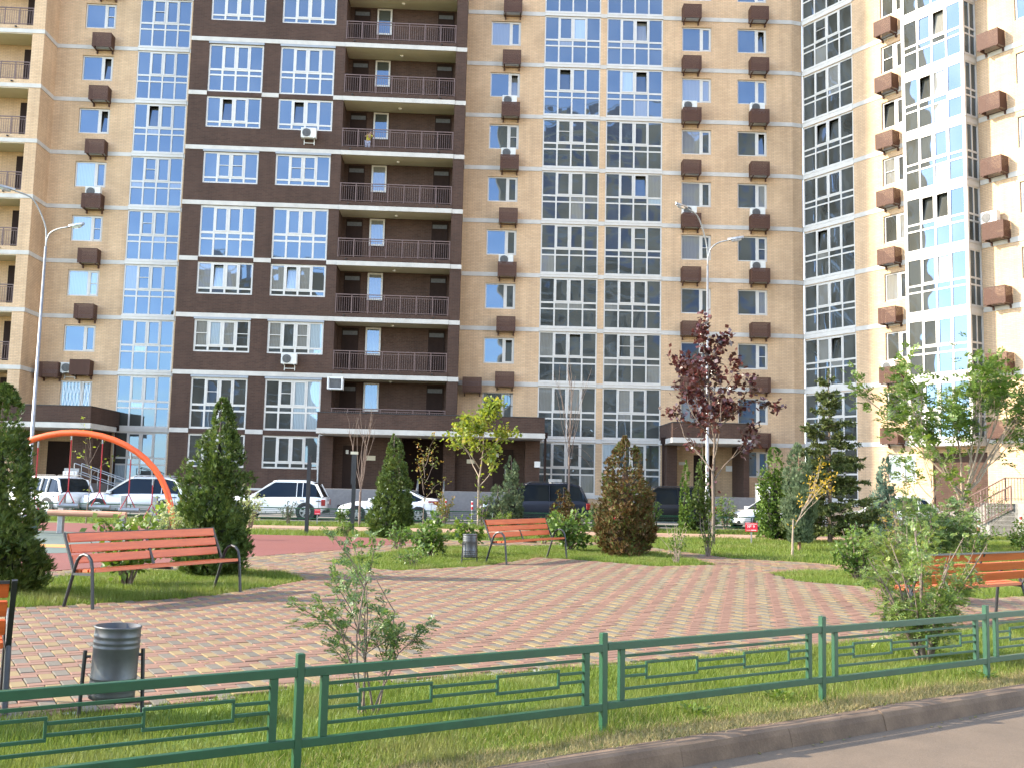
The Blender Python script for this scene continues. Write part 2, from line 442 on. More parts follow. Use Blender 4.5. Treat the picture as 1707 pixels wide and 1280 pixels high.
MT['pred'] = paver_mat('red_paver', (0.168, 0.087, 0.055))
MT['pyel'] = paver_mat('yellow_paver', (0.180, 0.126, 0.054))
MT['pgrey'] = paver_mat('grey_paver', (0.106, 0.090, 0.066))

def ground_mat(name, cols, scale, bump=0.01):
    m, nt, b = _mat(name)
    ge = N(nt, 'ShaderNodeNewGeometry')
    no = N(nt, 'ShaderNodeTexNoise', i_Scale=scale, i_Detail=9.0, i_Roughness=0.68); nt.links.new(ge.outputs['Position'], no.inputs['Vector'])
    k = len(cols) - 1
    col = ramp(nt, no.outputs['Fac'], [(0.28 + 0.44 * i / k, c) for i, c in enumerate(cols)])
    nt.links.new(col, b.inputs['Base Color']); b.inputs['Roughness'].default_value = 0.95
    b.inputs['Specular IOR Level'].default_value = 0.2
    n2 = N(nt, 'ShaderNodeTexNoise', i_Scale=scale * 25, i_Detail=5.0); nt.links.new(ge.outputs['Position'], n2.inputs['Vector'])
    bp = N(nt, 'ShaderNodeBump', i_Strength=0.7, i_Distance=bump); nt.links.new(n2.outputs['Fac'], bp.inputs['Height']); nt.links.new(bp.outputs[0], b.inputs['Normal'])
    return m
MT['lawn'] = ground_mat('lawn_ground', [(0.14, 0.13, 0.06), (0.12, 0.17, 0.04), (0.18, 0.25, 0.055)], 0.9, 0.02)
MT['walk'] = ground_mat('far_paver_path', [(0.24, 0.17, 0.125), (0.33, 0.21, 0.15), (0.36, 0.27, 0.17)], 2.5, 0.004)

def blade_mat(name, cols, dry):
    """grass blades: tint per blade, dry straw along patches"""
    m, nt, b = _mat(name)
    ge = N(nt, 'ShaderNodeNewGeometry')
    k = len(cols) - 1
    col = ramp(nt, ge.outputs['Random Per Island'], [(i / k, c) for i, c in enumerate(cols)])
    no = N(nt, 'ShaderNodeTexNoise', i_Scale=1.1, i_Detail=4.0); nt.links.new(ge.outputs['Position'], no.inputs['Vector'])
    mr = N(nt, 'ShaderNodeMapRange', i_From_Min=0.50, i_From_Max=0.68); nt.links.new(no.outputs['Fac'], mr.inputs[0])
    mx = N(nt, 'ShaderNodeMix', data_type='RGBA'); mx.inputs[7].default_value = c4(dry)
    nt.links.new(mr.outputs[0], mx.inputs[0]); nt.links.new(col, mx.inputs[6])
    nt.links.new(mx.outputs[2], b.inputs['Base Color']); b.inputs['Roughness'].default_value = 0.5
    b.inputs['Specular IOR Level'].default_value = 0.3
    tr = N(nt, 'ShaderNodeBsdfTranslucent'); nt.links.new(mx.outputs[2], tr.inputs['Color'])
    ms = N(nt, 'ShaderNodeMixShader'); ms.inputs[0].default_value = 0.4
    nt.links.new(b.outputs[0], ms.inputs[1]); nt.links.new(tr.outputs[0], ms.inputs[2]); nt.links.new(ms.outputs[0], nt.nodes['Material Output'].inputs[0])
    return m
GC = [(0.075, 0.125, 0.015), (0.12, 0.182, 0.022), (0.17, 0.225, 0.032), (0.23, 0.265, 0.058)]
MT['blade'] = blade_mat('grass_blades', GC, (0.21, 0.225, 0.062))
MT['straw'] = blade_mat('dry_grass_blades', [(0.26, 0.23, 0.09), (0.38, 0.31, 0.14), (0.46, 0.36, 0.18)], (0.17, 0.17, 0.055))

# ------------------------------------------------------------------ ground, road, kerb, pavers
YAW, D0 = 0.046328, 51.803
def Fp(u, v, z=0.0):
    """facade coordinates (u along the main front, v out of it) to the world"""
    return Vector((u * math.cos(YAW) + v * math.sin(YAW), D0 + u * math.sin(YAW) - v * math.cos(YAW), z))

def sheet(name, pts, z, m):
    mb = MB(); mb.face([(x, y, z) for x, y in pts])
    return struct(mb.ob(name, m))

KD = Vector((0.842, 0.539, 0)); KN = Vector((0.539, -0.842, 0)); KP = Vector((1.93, 7.15, 0))   # rear line of the kerb
def kpt(s, n, z=0.0):
    return KP + KD * s + KN * n + Vector((0, 0, z))
far = 160.0
def k2(s, n):
    p = kpt(s, n); return (p.x, p.y)
sheet('lawn', [k2(-far, -0.0), k2(far, -0.0), k2(far, -260), k2(-far, -260)], -0.022, MT['lawn'])
sheet('road', [k2(-far, 0.17), k2(-far, 60), k2(far, 60), k2(far, 0.17)], -0.130, MT['asphalt'])
struct(MB().box(-90, 90, 0, 60, -0.3, -0.28).ob('subsoil', MT['lot']))

# kerb of concrete blocks, each block its own piece
kerb = struct(ob('kerb', None, None, tuple(KP), (0, 0, math.atan2(KD.y, KD.x))))
mb = MB()
prof = [(0.0, -0.30), (0.0, 0.0), (-0.105, 0.002), (-0.135, -0.012), (-0.152, -0.045), (-0.178, -0.14), (-0.178, -0.30)]
mb.rings([[(0.0015, y, z) for y, z in prof], [(0.9985, y, z) for y, z in prof]])
kerb_me = mb.mesh('kerb_block', MT['kerb'], fix=True)
rk = random.Random(3)
for i in range(-12, 16):
    ob('kerb_block', kerb_me, kerb, (i * 1.0 - 0.06, rk.uniform(-0.004, 0.004), rk.uniform(-0.003, 0.003)), (0, 0, rk.uniform(-0.003, 0.003)))

# forecourt and far walkways, parallel to the building
def fq(u0, u1, v0, v1):
    return [tuple(Fp(u, v)[:2]) for u, v in ((u0, v1), (u1, v1), (u1, v0), (u0, v0))]
sheet('parking_road', fq(-60, 60, -8, 11.2), -0.010, MT['lot'])
sheet('far_footpath', fq(-11.2, 14, 14.6, 18.2), -0.014, MT['walk'])
mb = MB().box(-60, 60, -11.35, -11.2, -0.2, 0.05)
struct(mb.ob('far_kerb', MT['conc'], None, (0, D0, 0), (0, 0, YAW)))

PLAZA = [(-9.5, 3.6), (-3.35, 6.78), (-2.54, 7.20), (-1.68, 7.95), (-0.71, 8.42), (0.86, 9.25), (2.11, 9.97), (4.24, 11.24), (5.88, 12.43), (6.73, 13.12),
         (9.3, 14.7), (8.71, 16.6), (7.54, 15.91), (6.99, 16.41), (6.28, 17.42), (5.28, 18.28), (5.2, 20.0), (4.58, 21.98), (3.2, 21.11), (2.02, 22.11), (0.73, 23.0),
         (-0.56, 20.08), (-2.08, 18.68), (-2.85, 19.31), (-3.35, 16.59), (-3.88, 14.6), (-4.41, 13.57), (-5.96, 12.3), (-6.6, 12.0), (-9.5, 11.0)]
PATHS = [[(-9.6, 14.2), (-8.22, 16.28), (-5.63, 21.04), (-4.12, 23.93), (-2.63, 27.84), (-2.6, 30.0), (-1.9, 30.0), (-2.38, 25.24), (-2.99, 23.02), (-3.69, 20.44),
          (-2.85, 19.31), (-3.35, 16.59), (-4.0, 17.8), (-4.86, 18.22), (-6.74, 17.47), (-7.55, 15.6), (-8.6, 13.4)],
         [(-2.1, 26.4), (2.59, 28.5), (3.89, 25.73), (4.3, 23.7), (4.58, 21.98), (5.2, 20.0), (6.28, 20.87), (7.24, 21.1), (13, 22.8), (13, 24.6),
          (7.37, 22.7), (6.64, 23.5), (5.37, 24.1), (4.3, 26.9), (3.2, 30.0), (-2.0, 29.2)]]
LAWN_MID = [(-3.69, 20.44), (-2.85, 19.31), (-2.08, 18.68), (-0.56, 20.08), (0.73, 23.0), (2.02, 22.11), (3.2, 21.11), (4.58, 21.98), (4.3, 23.72), (3.89, 25.73), (2.59, 28.4), (-2.38, 25.6), (-2.99, 23.02)]
LAWN_LEFT = [(-11, 12.2), (-7.55, 15.6), (-6.74, 17.47), (-4.86, 18.22), (-4.0, 17.8), (-3.35, 16.59), (-3.88, 14.6), (-4.41, 13.57), (-5.96, 12.3), (-6.6, 12.0), (-9.5, 11.0)]
LAWN_RIGHT = [(5.28, 18.28), (6.28, 17.42), (6.99, 16.41), (7.54, 15.91), (8.71, 16.6), (14, 19.5), (13, 22.8), (7.24, 21.1), (6.28, 20.87), (5.2, 20.0)]
def inside(poly, X, Y):
    X = np.asarray(X); Y = np.asarray(Y); c = np.zeros(X.shape, bool)
    n = len(poly); j = n - 1
    for i in range(n):
        xi, yi = poly[i]; xj, yj = poly[j]
        c ^= ((yi > Y) != (yj > Y)) & (X < (xj - xi) * (Y - yi) / (yj - yi + 1e-12) + xi)
        j = i
    return c

PW = 0.1185; E1 = R(31.5)
e1 = np.array([math.cos(E1), math.sin(E1)]); e2 = np.array([-math.sin(E1), math.cos(E1)])
def herring():
    out = []
    for a in range(-150, 260):
        for b in range(-150, 150):
            p = np.array([a + 2 * b, a - 2 * b], float)
            for vert, cx, cy in ((0, 1.0, 0.5), (1, 2.5, 0.0)):
                q = (p[0] + cx) * PW * e1 + (p[1] + cy) * PW * e2
                if -9.6 < q[0] < 13 and 3.5 < q[1] < 30.1: out.append((q[0], q[1], vert, a, b))
    return np.array(out)
HB = herring()
inP = inside(PLAZA, HB[:, 0], HB[:, 1])
inQ = (inside(PATHS[0], HB[:, 0], HB[:, 1]) | inside(PATHS[1], HB[:, 0], HB[:, 1])) & ~inP
def paver_mesh(name, m):
    l, w, c = PW - 0.003, PW / 2 - 0.003, 0.006
    mb = MB()
    r = lambda a, b, z: [(-a, -b, z), (a, -b, z), (a, b, z), (-a, b, z)]
    mb.rings([r(l, w, -0.03), r(l, w, -0.006), r(l - c, w - c, 0.0)])
    return mb.mesh(name, m)
PMESH = [paver_mesh('paver', MT[k]) for k in ('pred', 'pyel', 'pgrey')]
rp = np.random.default_rng(5)
def pcol(vert, a, plain):
    if plain: return 0 if not vert else (1 if int(a) % 2 else 2)
    return int(rp.choice([0, 1, 2], p=[0.40, 0.33, 0.27]))
def paver_object(name, mask, plain, nsingle):
    root = struct(ob(name, None, None, (0, 0, 0)))
    sel = HB[mask]
    dist = sel[:, 1] + 0.4 * np.abs(sel[:, 0] + 0.5)
    vis = (np.abs(sel[:, 0]) < 0.53 * sel[:, 1] + 0.1) & (sel[:, 1] > 6.2)
    dist = np.where(vis, dist, 999)
    order = np.argsort(dist)
    sing = set(order[:nsingle].tolist())
    groups = {0: [], 1: [], 2: []}
    base = [np.array([v.co[:] for v in m.vertices]) for m in PMESH]
    for i, (x, y, vert, a, b) in enumerate(sel):
        c = pcol(vert, a, plain)
        ang = E1 + (math.pi / 2 if vert else 0)
        dz = float(rp.normal(0, 0.0016)); tx, ty = rp.normal(0, 0.004, 2)
        if i in sing:
            ob('paver', PMESH[c], root, (x, y, dz), (tx, ty, ang + float(rp.normal(0, 0.006))))
        else:
            groups[c].append((x, y, dz, ang + float(rp.normal(0, 0.006)), tx, ty))
    allV, allF, mi = [], [], []
    nb = 0
    for c in range(3):
        bv = base[c]; fs = [tuple(p.vertices) for p in PMESH[c].polygons]
        for x, y, dz, ang, tx, ty in groups[c]:
            ca, sa = math.cos(ang), math.sin(ang)
            V = np.stack([bv[:, 0] * ca - bv[:, 1] * sa + x, bv[:, 0] * sa + bv[:, 1] * ca + y, bv[:, 2] + dz + bv[:, 0] * ty + bv[:, 1] * tx], 1)
            allV.append(V)
            allF += [tuple(i + nb for i in f) for f in fs]; mi += [c] * len(fs)
            nb += len(V)
    me = bpy.data.meshes.new('paver_field')
    me.from_pydata(np.concatenate(allV).tolist(), [], allF)
    for k in ('pred', 'pyel', 'pgrey'): me.materials.append(MT[k])
    me.polygons.foreach_set('material_index', mi)
    me.update()
    stuff(ob('paver_field', me, root))
    bed = MB(); poly = PLAZA if plain else None
    for pl in ([PLAZA] if plain else PATHS):
        bed.face([(x, y, -0.0185 - (0 if plain else 0.0006)) for x, y in pl])
    bed.ob('sand_bed', MT['conc'], root)
    return root
paver_object('plaza_pavement', inP, True, 298)
paver_object('path_pavement', inQ, False, 120)

# rubber play surface with its green field and orange stripe
RUB = [(-24, 15.0), (-8.25, 16.2), (-5.63, 20.95), (-4.12, 23.85), (-2.63, 27.75), (-2.7, 29.0), (-3.65, 29.3), (-5.2, 30.0), (-8.0, 29.9), (-13.7, 34.8), (-24, 35)]
mbr = MB()
mbr.rings([[(x, y, -0.05) for x, y in RUB], [(x, y, 0.004) for x, y in RUB]])
struct(mbr.ob('rubber_play_surface', MT['rubber_red']))
sheet('green_rubber_field', [(-24, 19.5), (-11.2, 19.6), (-8.8, 21.5), (-8.9, 24.5), (-10.4, 27.6), (-13.2, 29.4), (-24, 30.0)], 0.008, MT['rubber_green'])
sheet('orange_rubber_stripe', [(-24, 22.4), (-9.4, 22.6), (-8.9, 23.1), (-9.2, 23.6), (-24, 23.5)], 0.012, MT['rubber_orange'])

# ------------------------------------------------------------------ building kit
TOP = 52.2
TOP_A = 76.2  # unseen extra height, added to keep the shadow edge on the wing upright
def B(k): return 4.23 + 3.0 * k

def wall(mb, room, x0, x1, z0, z1, y, holes, depth=0.14, rdep=0.55):
    xs = sorted({x0, x1} | {h[0] for h in holes} | {h[1] for h in holes})
    zs = sorted({z0, z1} | {h[2] for h in holes} | {h[3] for h in holes})
    xs = [x for x in xs if x0 <= x <= x1]; zs = [z for z in zs if z0 <= z <= z1]
    for za, zb in zip(zs, zs[1:]):
        run = None
        for xa, xb in zip(xs, xs[1:]):
            cx, cz = (xa + xb) / 2, (za + zb) / 2
            hole = any(h[0] < cx < h[1] and h[2] < cz < h[3] for h in holes)
            if not hole:
                run = (run[0], xb) if run else (xa, xb)
            if run and (hole or xb == xs[-1]):
                mb.face([(run[0], y, za), (run[1], y, za), (run[1], y, zb), (run[0], y, zb)]); run = None
    for a, b, c, d in holes:
        e = y + depth
        mb.face([(a, y, c), (a, y, d), (a, e, d), (a, e, c)]); mb.face([(b, y, d), (b, y, c), (b, e, c), (b, e, d)])
        mb.face([(a, y, d), (b, y, d), (b, e, d), (a, e, d)]); mb.face([(b, y, c), (a, y, c), (a, e, c), (b, e, c)])
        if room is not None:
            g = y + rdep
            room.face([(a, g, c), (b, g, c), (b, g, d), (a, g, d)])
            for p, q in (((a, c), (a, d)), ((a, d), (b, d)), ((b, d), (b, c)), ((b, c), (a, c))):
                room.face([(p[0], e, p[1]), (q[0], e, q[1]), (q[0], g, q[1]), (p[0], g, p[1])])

_fc, _pc = {}, {}
def pane_mesh(w, h, m):
    k = (round(w, 3), round(h, 3), m)
    if k not in _pc:
        _pc[k] = MB().box(-w / 2, w / 2, 0, 0.012, 0, h).mesh('pane', MT[m])
    return _pc[k]

def equal_cols(w, n, edge=0.07, mull=0.085):
    p = (w - 2 * edge - mull * (n - 1)) / n
    return [(edge + i * (p + mull), edge + i * (p + mull) + p) for i in range(n)]

GLZ_ROWS = [(0.07, 0.98), (1.06, 1.32), (1.42, 2.68)]
TALL_ROWS = [(0.10, 0.94), (1.04, 1.26), (1.39, 2.66)]
SHORT_ROWS = [(0.08, 0.26), (0.35, 1.61)]
def frame_mesh(w, h, cols, rows, sash, screens):
    key = (round(w, 3), round(h, 3), tuple(cols), tuple(rows), tuple(sorted(sash)), tuple(sorted(screens)))
    if key in _fc: return _fc[key]
    mb = MB()
    ed = [0.0] + [v for c in cols for v in c] + [w]
    for i in range(0, len(ed), 2):
        mb.box(ed[i], ed[i + 1], 0, 0.075, 0, h)
    zd = [0.0] + [v for r in rows for v in r] + [h]
    for c0, c1 in cols:
        for i in range(0, len(zd), 2):
            mb.box(c0, c1, 0.005, 0.070, zd[i], zd[i + 1])
    for ci, ri in sash:
        (a, b), (c, d) = cols[ci], rows[ri]
        t, y0, y1 = 0.055, -0.012, 0.05
        mb.box(a - 0.012, a + t, y0, y1, c - 0.012, d + 0.012); mb.box(b - t, b + 0.012, y0, y1, c - 0.012, d + 0.012)
        mb.box(a + t, b - t, y0 + 0.002, y1, c - 0.012, c + t); mb.box(a + t, b - t, y0 + 0.002, y1, d - t, d + 0.012)
    for ci, ri in screens:                       # the thin bar of a fly screen
        (a, b), (c, d) = cols[ci], rows[ri]
        z = (c + d) / 2
        mb.box(a + 0.03, b - 0.03, -0.020, 0.004, z - 0.018, z + 0.018)
        mb.box(a, a + 0.03, -0.020, 0.0, c, d); mb.box(b - 0.03, b, -0.020, 0.0, c, d)
    _fc[key] = mb.mesh('window', MT['pvc'])
    return _fc[key]

rw = random.Random(11)
def window(parent, x, z, y, w, h, cols, rows, sash=(), screens=(), opened=(), mats=None, rot=0.0, pale=0.12, blind=0.05, name='window'):
    """a window part with every pane a sub-part"""
    f = ob(name, frame_mesh(w, h, cols, rows, sash, screens), parent, (x, y, z), (0, 0, rot))
    cur = rw.random()
    for ri, (c, d) in enumerate(rows):
        for ci, (a, b) in enumerate(cols):
            s = (ci, ri) in sash
            t = 0.055 if s else 0.0
            pw, ph = b - a - 2 * t, d - c - 2 * t
            r = rw.random()
            mk = (mats or {}).get((ci, ri)) or ('glass2' if r < pale else 'glass3' if r < pale + blind else 'glass')
            tilt = 0.0
            y0 = 0.03
            if (ci, ri) in opened: tilt, y0 = R(-9), 0.05
            ob('pane', pane_mesh(pw, ph, mk), f, ((a + b) / 2, y0, c + t), (tilt + rw.gauss(0, 0.004), 0, rw.gauss(0, 0.004)))
    return f

def rear(parent, x0, x1, y, depth=12.0, top=TOP):
    MB().box(x0, x1, y, y + depth, 0, top).ob('rear_wall', MT['beige'], parent)

# slatted basket for an air conditioner
_bk = MB()
W2, DP, HB_ = 0.51, 0.60, 0.78
for i in range(13):
    z = 0.03 + i * 0.0585
    _bk.box(-W2, W2, -DP, -DP + 0.012, z, z + 0.050)
    _bk.box(-W2, -W2 + 0.012, -DP + 0.012, -0.02, z, z + 0.050); _bk.box(W2 - 0.012, W2, -DP + 0.012, -0.02, z, z + 0.050)
for x in (-W2 - 0.004, W2 - 0.026):
    _bk.box(x, x + 0.03, -DP - 0.004, -DP + 0.026, 0, HB_ + 0.012)
_bk.box(-W2, W2, -DP - 0.004, -DP + 0.02, HB_, HB_ + 0.014)
_bk.box(-W2, W2, -DP + 0.013, -DP + 0.05, -0.005, 0.02).box(-W2, W2, -0.06, -0.02, -0.005, 0.02)
for x in (-0.42, 0.40):
    _bk.box(x, x + 0.05, -DP, 0.0, -0.055, -0.007); _bk.box(x - 0.01, x + 0.06, -0.10, 0.0, -0.19, -0.056)
BASKET = _bk.mesh('air_conditioner_basket', MT['basket'])
def basket(parent, x, z, y): return ob('air_conditioner_basket', BASKET, parent, (x, y, z))

def railing_mesh(w, h, step=0.115, post=0.8):
    mb = MB()
    mb.box(0, w, -0.025, 0.025, h - 0.045, h); mb.box(0, w, -0.015, 0.015, h - 0.16, h - 0.135); mb.box(0, w, -0.015, 0.015, 0.06, 0.085)
    n = max(1, round(w / post))
    for i in range(n + 1):
        x = min(max(i * w / n, 0.025), w - 0.025)
        mb.box(x - 0.022, x + 0.022, -0.022, 0.022, 0, h - 0.046)
    m = int(w / step)
    for i in range(1, m):
        x = i * w / m
        mb.box(x - 0.008, x + 0.008, -0.008, 0.008, 0.086, h - 0.161)
    return mb.mesh('railing', MT['rail'])

def hull(parent, name, mb, m, **k): return mb.ob(name, MT[m], parent, **k)
def bands(parent, *boxes):
    for b in boxes: MB().box(*b).ob('concrete_band', MT['band'], parent)

SMALL = dict(w=1.66, h=1.42, cols=[(0.07, 1.02), (1.14, 1.59)], rows=[(0.07, 1.35)], sash=((1, 0),))
# ------------------------------------------------------------------ left beige section with loggias
SA = thing('apartment_building', 'beige brick section left of the dark brown block, with loggias and one window column', 'building', tuple(Fp(-25.35, 0)), YAW)
wa, rm = MB(), MB()
holes = []
for k in range(0, 23):
    holes += [(1.40, 3.06, B(k) + 1.0, B(k) + 2.42), (4.36, 7.17, B(k) + 0.06, B(k) + 2.82)]
wall(wa, rm, 0.0, 7.73, 0, TOP_A, 1.7, holes + [(4.36, 7.17, 1.29, 4.05)])
wa.face([(0, 0, 0), (0, 1.7, 0), (0, 1.7, TOP_A), (0, 0, TOP_A)])
lh = [(-6.0, -0.62, B(k) + 0.22, B(k + 1) - 0.24) for k in range(0, 23)]
wall(wa, None, -22, 0, 0, TOP_A, 0.0, lh, depth=1.5)
for a, b, c, d in lh: wa.face([(a, 1.5, c), (b, 1.5, c), (b, 1.5, d), (a, 1.5, d)])
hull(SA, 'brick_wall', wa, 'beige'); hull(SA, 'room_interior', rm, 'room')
rear(SA, -22, 7.7, 2.6, top=TOP_A)
railA = railing_mesh(5.36, 0.98)
doorA = MB().box(0, 0.95, -0.03, 0.02, 0, 2.25).mesh('loggia_door', MT['door'])
lampme = MB().lathe([(0.09, 0.0), (0.09, -0.03), (0.06, -0.07), (0.0, -0.085)], 10).mesh('ceiling_lamp', MT['white'], smooth=True)
drainme = MB().beam((0, 0, 0), (0, -0.12, -0.02), 0.07, 0.07).mesh('drain_spout', MT['trim'])
for k in range(-1, 24):
    mb = MB()
    mb.box(-22, 0.03, -0.03, 0.0, B(k) - 0.22, B(k)).box(0.0, 0.03, 0.0001, 1.67, B(k) - 0.22, B(k)).box(0.0, 4.36, 1.6701, 1.7, B(k) - 0.22, B(k))
    hull(SA, 'concrete_band', mb, 'band', fix=True)
    bands(SA, (7.17, 7.73, 1.67, 1.7, B(k) - 0.22, B(k)))
    if 0 <= k < 23: hull(SA, 'loggia_ceiling', MB().box(-5.99, -0.63, 0.003, 1.49, B(k + 1) - 0.27, B(k + 1) - 0.243), 'plaster')
    hull(SA, 'spandrel_panel', MB().box(4.36, 7.17, 1.655, 1.70, B(k) - 0.18, B(k) + 0.055).box(4.36, 7.17, 1.64, 1.70, B(k) - 0.03, B(k) - 0.01), 'pvc')
for k in range(0, 9):
    ob('railing', railA, SA, (-5.99, 0.06, B(k) + 0.23))
    ob('loggia_door', doorA, SA, (-1.62, 1.46, B(k) + 0.23))
    ob('drain_spout', drainme, SA, (-1.5, 0, B(k) + 0.11))
WR = {0: 'glass3', 2: 'glass3', 3: 'glass3', 4: 'glass3'}
for k in range(0, 9):
    sc = [(1, 0)] if k in (3, 2, 7) else []
    window(SA, 1.40, B(k) + 1.0, 1.78, screens=sc, opened=[(1, 0)] if k in (5, 6) else [], mats={(0, 0): 'glass3' if k in (0, 2, 3, 4) else 'glass', (1, 0): 'glass3' if k in (0, 2) else 'glass'}, **SMALL)
    sc = {3: [(1, 2)], 2: [(1, 2)], 4: [(1, 2)], 7: [(1, 2)]}.get(k, [])
    window(SA, 4.36, B(k) + 0.06, 1.72, 2.81, 2.76, equal_cols(2.81, 4), GLZ_ROWS, sash=((1, 2), (2, 2)), screens=sc, opened=[(1, 2)] if k == 5 else [], pale=0.04, blind=0.03)
window(SA, 4.36, 1.29, 1.72, 2.81, 2.76, equal_cols(2.81, 4), GLZ_ROWS, sash=((1, 2), (2, 2)))
for k in range(1, 10):
    basket(SA, 2.58, B(k) - 0.30, 1.7)
basket(SA, 2.55, B(1) - 0.28, 1.7).location.x = 2.55
basket(SA, 0.95, B(1) - 0.45, 1.7)
mb = MB()                                        # lattice grille on the lowest window
for i in range(9):
    for dx in (-1, 1):
        x = 0.12 + i * 0.18
        p, q = (x, 0, 0.05), (x + dx * 0.20, 0, 1.37)
        if 0 <= q[0] <= 1.66: mb.beam(p, q, 0.012, 0.02)
mb.box(0, 1.66, -0.006, 0.006, 0.02, 0.05); mb.box(0, 1.66, -0.006, 0.006, 1.37, 1.40)
hull(SA, 'window_grille', mb, 'white', loc=(1.40, 1.72, B(0) + 1.0))
# canopy, door and porch of the left entrance
cn = ob('entrance_canopy', MB().box(-4.0, 4.65, -2.45, 1.68, 3.97, 4.225).mesh('entrance_canopy', MT['band']), SA)
ob('parapet', MB().box(-4.0, 4.62, -2.42, 1.67, 4.23, 5.03).mesh('parapet', MT['brown']), cn)
ob('coping', MB().box(-4.02, 4.64, -2.44, 1.67, 5.032, 5.07).mesh('coping', MT['trim']), cn)
ob('downpipe', MB().tube([(4.60, 1.3, 4.2), (4.60, 1.3, 1.0)], 0.06, 8).box(4.50, 4.72, 1.2, 1.42, 4.05, 4.30).mesh('downpipe', MT['door']), SA)
hull(SA, 'entrance_pier', MB().box(3.25, 4.25, -0.9, 1.69, 1.3, 3.965), 'brown')
hull(SA, 'entrance_door', MB().box(1.0, 2.12, 1.64, 1.72, 1.3, 3.45), 'door')
hull(SA, 'porch', MB().box(-3.5, 4.4, -3.3, 1.69, -0.02, 1.3), 'granite')
hull(SA, 'intercom_box', MB().box(2.75, 3.12, 1.60, 1.69, 2.62, 2.90), 'ac')
hr = MB()
for y in (-3.2, -2.3):
    for dz in (0.55, 0.95): hr.tube([(4.3, y, 1.3 + dz), (7.6, y, 0.2 + dz)], 0.025, 6)
    for i in range(5): hr.tube([(4.3 + i * 0.82, y, 1.3 - i * 0.275), (4.3 + i * 0.82, y, 2.25 - i * 0.275)], 0.02, 6)
hull(SA, 'handrail', hr, 'galv')

# ------------------------------------------------------------------ dark brown block
SB = thing('apartment_building', 'dark brown brick block with paired white windows and open balconies', 'building', tuple(Fp(-17.62, 0)), YAW)
rm = MB()
WB_ = 14.76
holes = []
KIND = {}
for k in range(-1, 15):
    m = k % 6
    KIND[k] = {0: 'tallroll', 1: 'shortroll', 2: 'short', 3: 'tall', 4: 'shortroll', 5: 'short'}[m]
    z0, h = {'tall': (-0.02, 2.78), 'tallroll': (-0.02, 2.66), 'short': (1.02, 1.70), 'shortroll': (0.97, 1.70)}[KIND[k]]
    for x in (0.97, 4.77): holes.append((x, x + 2.90, B(k) + z0, B(k) + z0 + h))
bal = [(8.22, 14.18, B(k), B(k + 1) - 0.24) for k in range(0, 15)]
wb2 = MB()
hl = [h for h in holes]
rm = MB()
wall(wb2, rm, 0, 8.22, 0, TOP, 0.0, hl)
wall(wb2, None, 14.18, WB_, 0, TOP, 0.0, [])
wb2.face([(8.22, 0, 0), (8.22, 1.5, 0), (8.22, 1.5, TOP), (8.22, 0, TOP)])
wb2.face([(14.18, 1.5, 0), (14.18, 0, 0), (14.18, 0, TOP), (14.18, 1.5, TOP)])
wb2.face([(8.22, 1.5, 4.0), (14.18, 1.5, 4.0), (14.18, 1.5, TOP), (8.22, 1.5, TOP)])
wb2.face([(WB_, 0, 0), (WB_, 1.72, 0), (WB_, 1.72, TOP), (WB_, 0, TOP)])
wb2.face([(0, 1.7, 0), (0, 0, 0), (0, 0, TOP), (0, 1.7, TOP)])
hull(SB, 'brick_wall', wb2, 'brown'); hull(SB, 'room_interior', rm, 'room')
rear(SB, 0.02, WB_ - 0.02, 2.6)
railB = railing_mesh(5.94, 1.02)
slabB = MB().mat(0).box(8.20, 14.20, -0.07, 0.02, -0.245, -0.01).mat(1).box(8.225, 14.175, 0.021, 1.495, -0.24, -0.02).mat(2).box(8.205, 14.195, -0.05, 0.05, -0.008, 0.21)
slabB = slabB.mesh('balcony', [MT['band'], MT['plaster'], MT['brown']])
WD = dict(w=0.82, h=1.50, cols=[(0.09, 0.73)], rows=[(0.09, 1.41)])
doorL = MB().mat(0).box(0, 0.88, -0.03, 0.02, 0, 2.45).mat(1).box(0.05, 0.83, -0.035, 0.0, 2.06, 2.28).mesh('balcony_door', [MT['door'], MT['acdark']])
for k in range(-1, 16):
    z0 = B(k)
    segs = [(0, 0.97), (3.87, 4.77), (7.67, 8.19)]
    mb = MB()
    kk = KIND.get(k, 'tall')
    if kk in ('tall', 'tallroll') and k <= 14:
        bands(SB, *[(a, b, -0.035, 0.0, z0 - 0.23, z0) for a, b in segs])
    else: bands(SB, (0, 8.19, -0.035, 0.0, z0 - 0.23, z0))
    bands(SB, (14.21, WB_ + 0.03, -0.035, 0.0, z0 - 0.25, z0 - 0.02), (WB_, WB_ + 0.03, 0.002, 1.66, z0 - 0.25, z0 - 0.02))
    if k >= 0:
        bl = ob('balcony', slabB, SB, (0, 0, z0))
        if k < 10:
            ob('railing', railB, bl, (8.23, 0.0, 0.21))
            ob('ceiling_lamp', lampme, bl, (11.2, 0.8, -0.241))
            for x in (8.7, 13.4): ob('drain_spout', drainme, bl, (x, -0.05, 0.09))
            window(SB, 9.72, z0 + 1.20, 1.42, mats={(0, 0): 'glass' if k > 4 else 'glass2'}, name='balcony_window', **WD)  # lower floors: beige reflection painted with the pale curtain glass
            ob('balcony_door', doorL, SB, (8.45, 1.48, z0 + 0.21)); ob('balcony_door', doorL, SB, (13.1, 1.48, z0 + 0.21))
CW = equal_cols(2.90, 4, 0.09, 0.10)
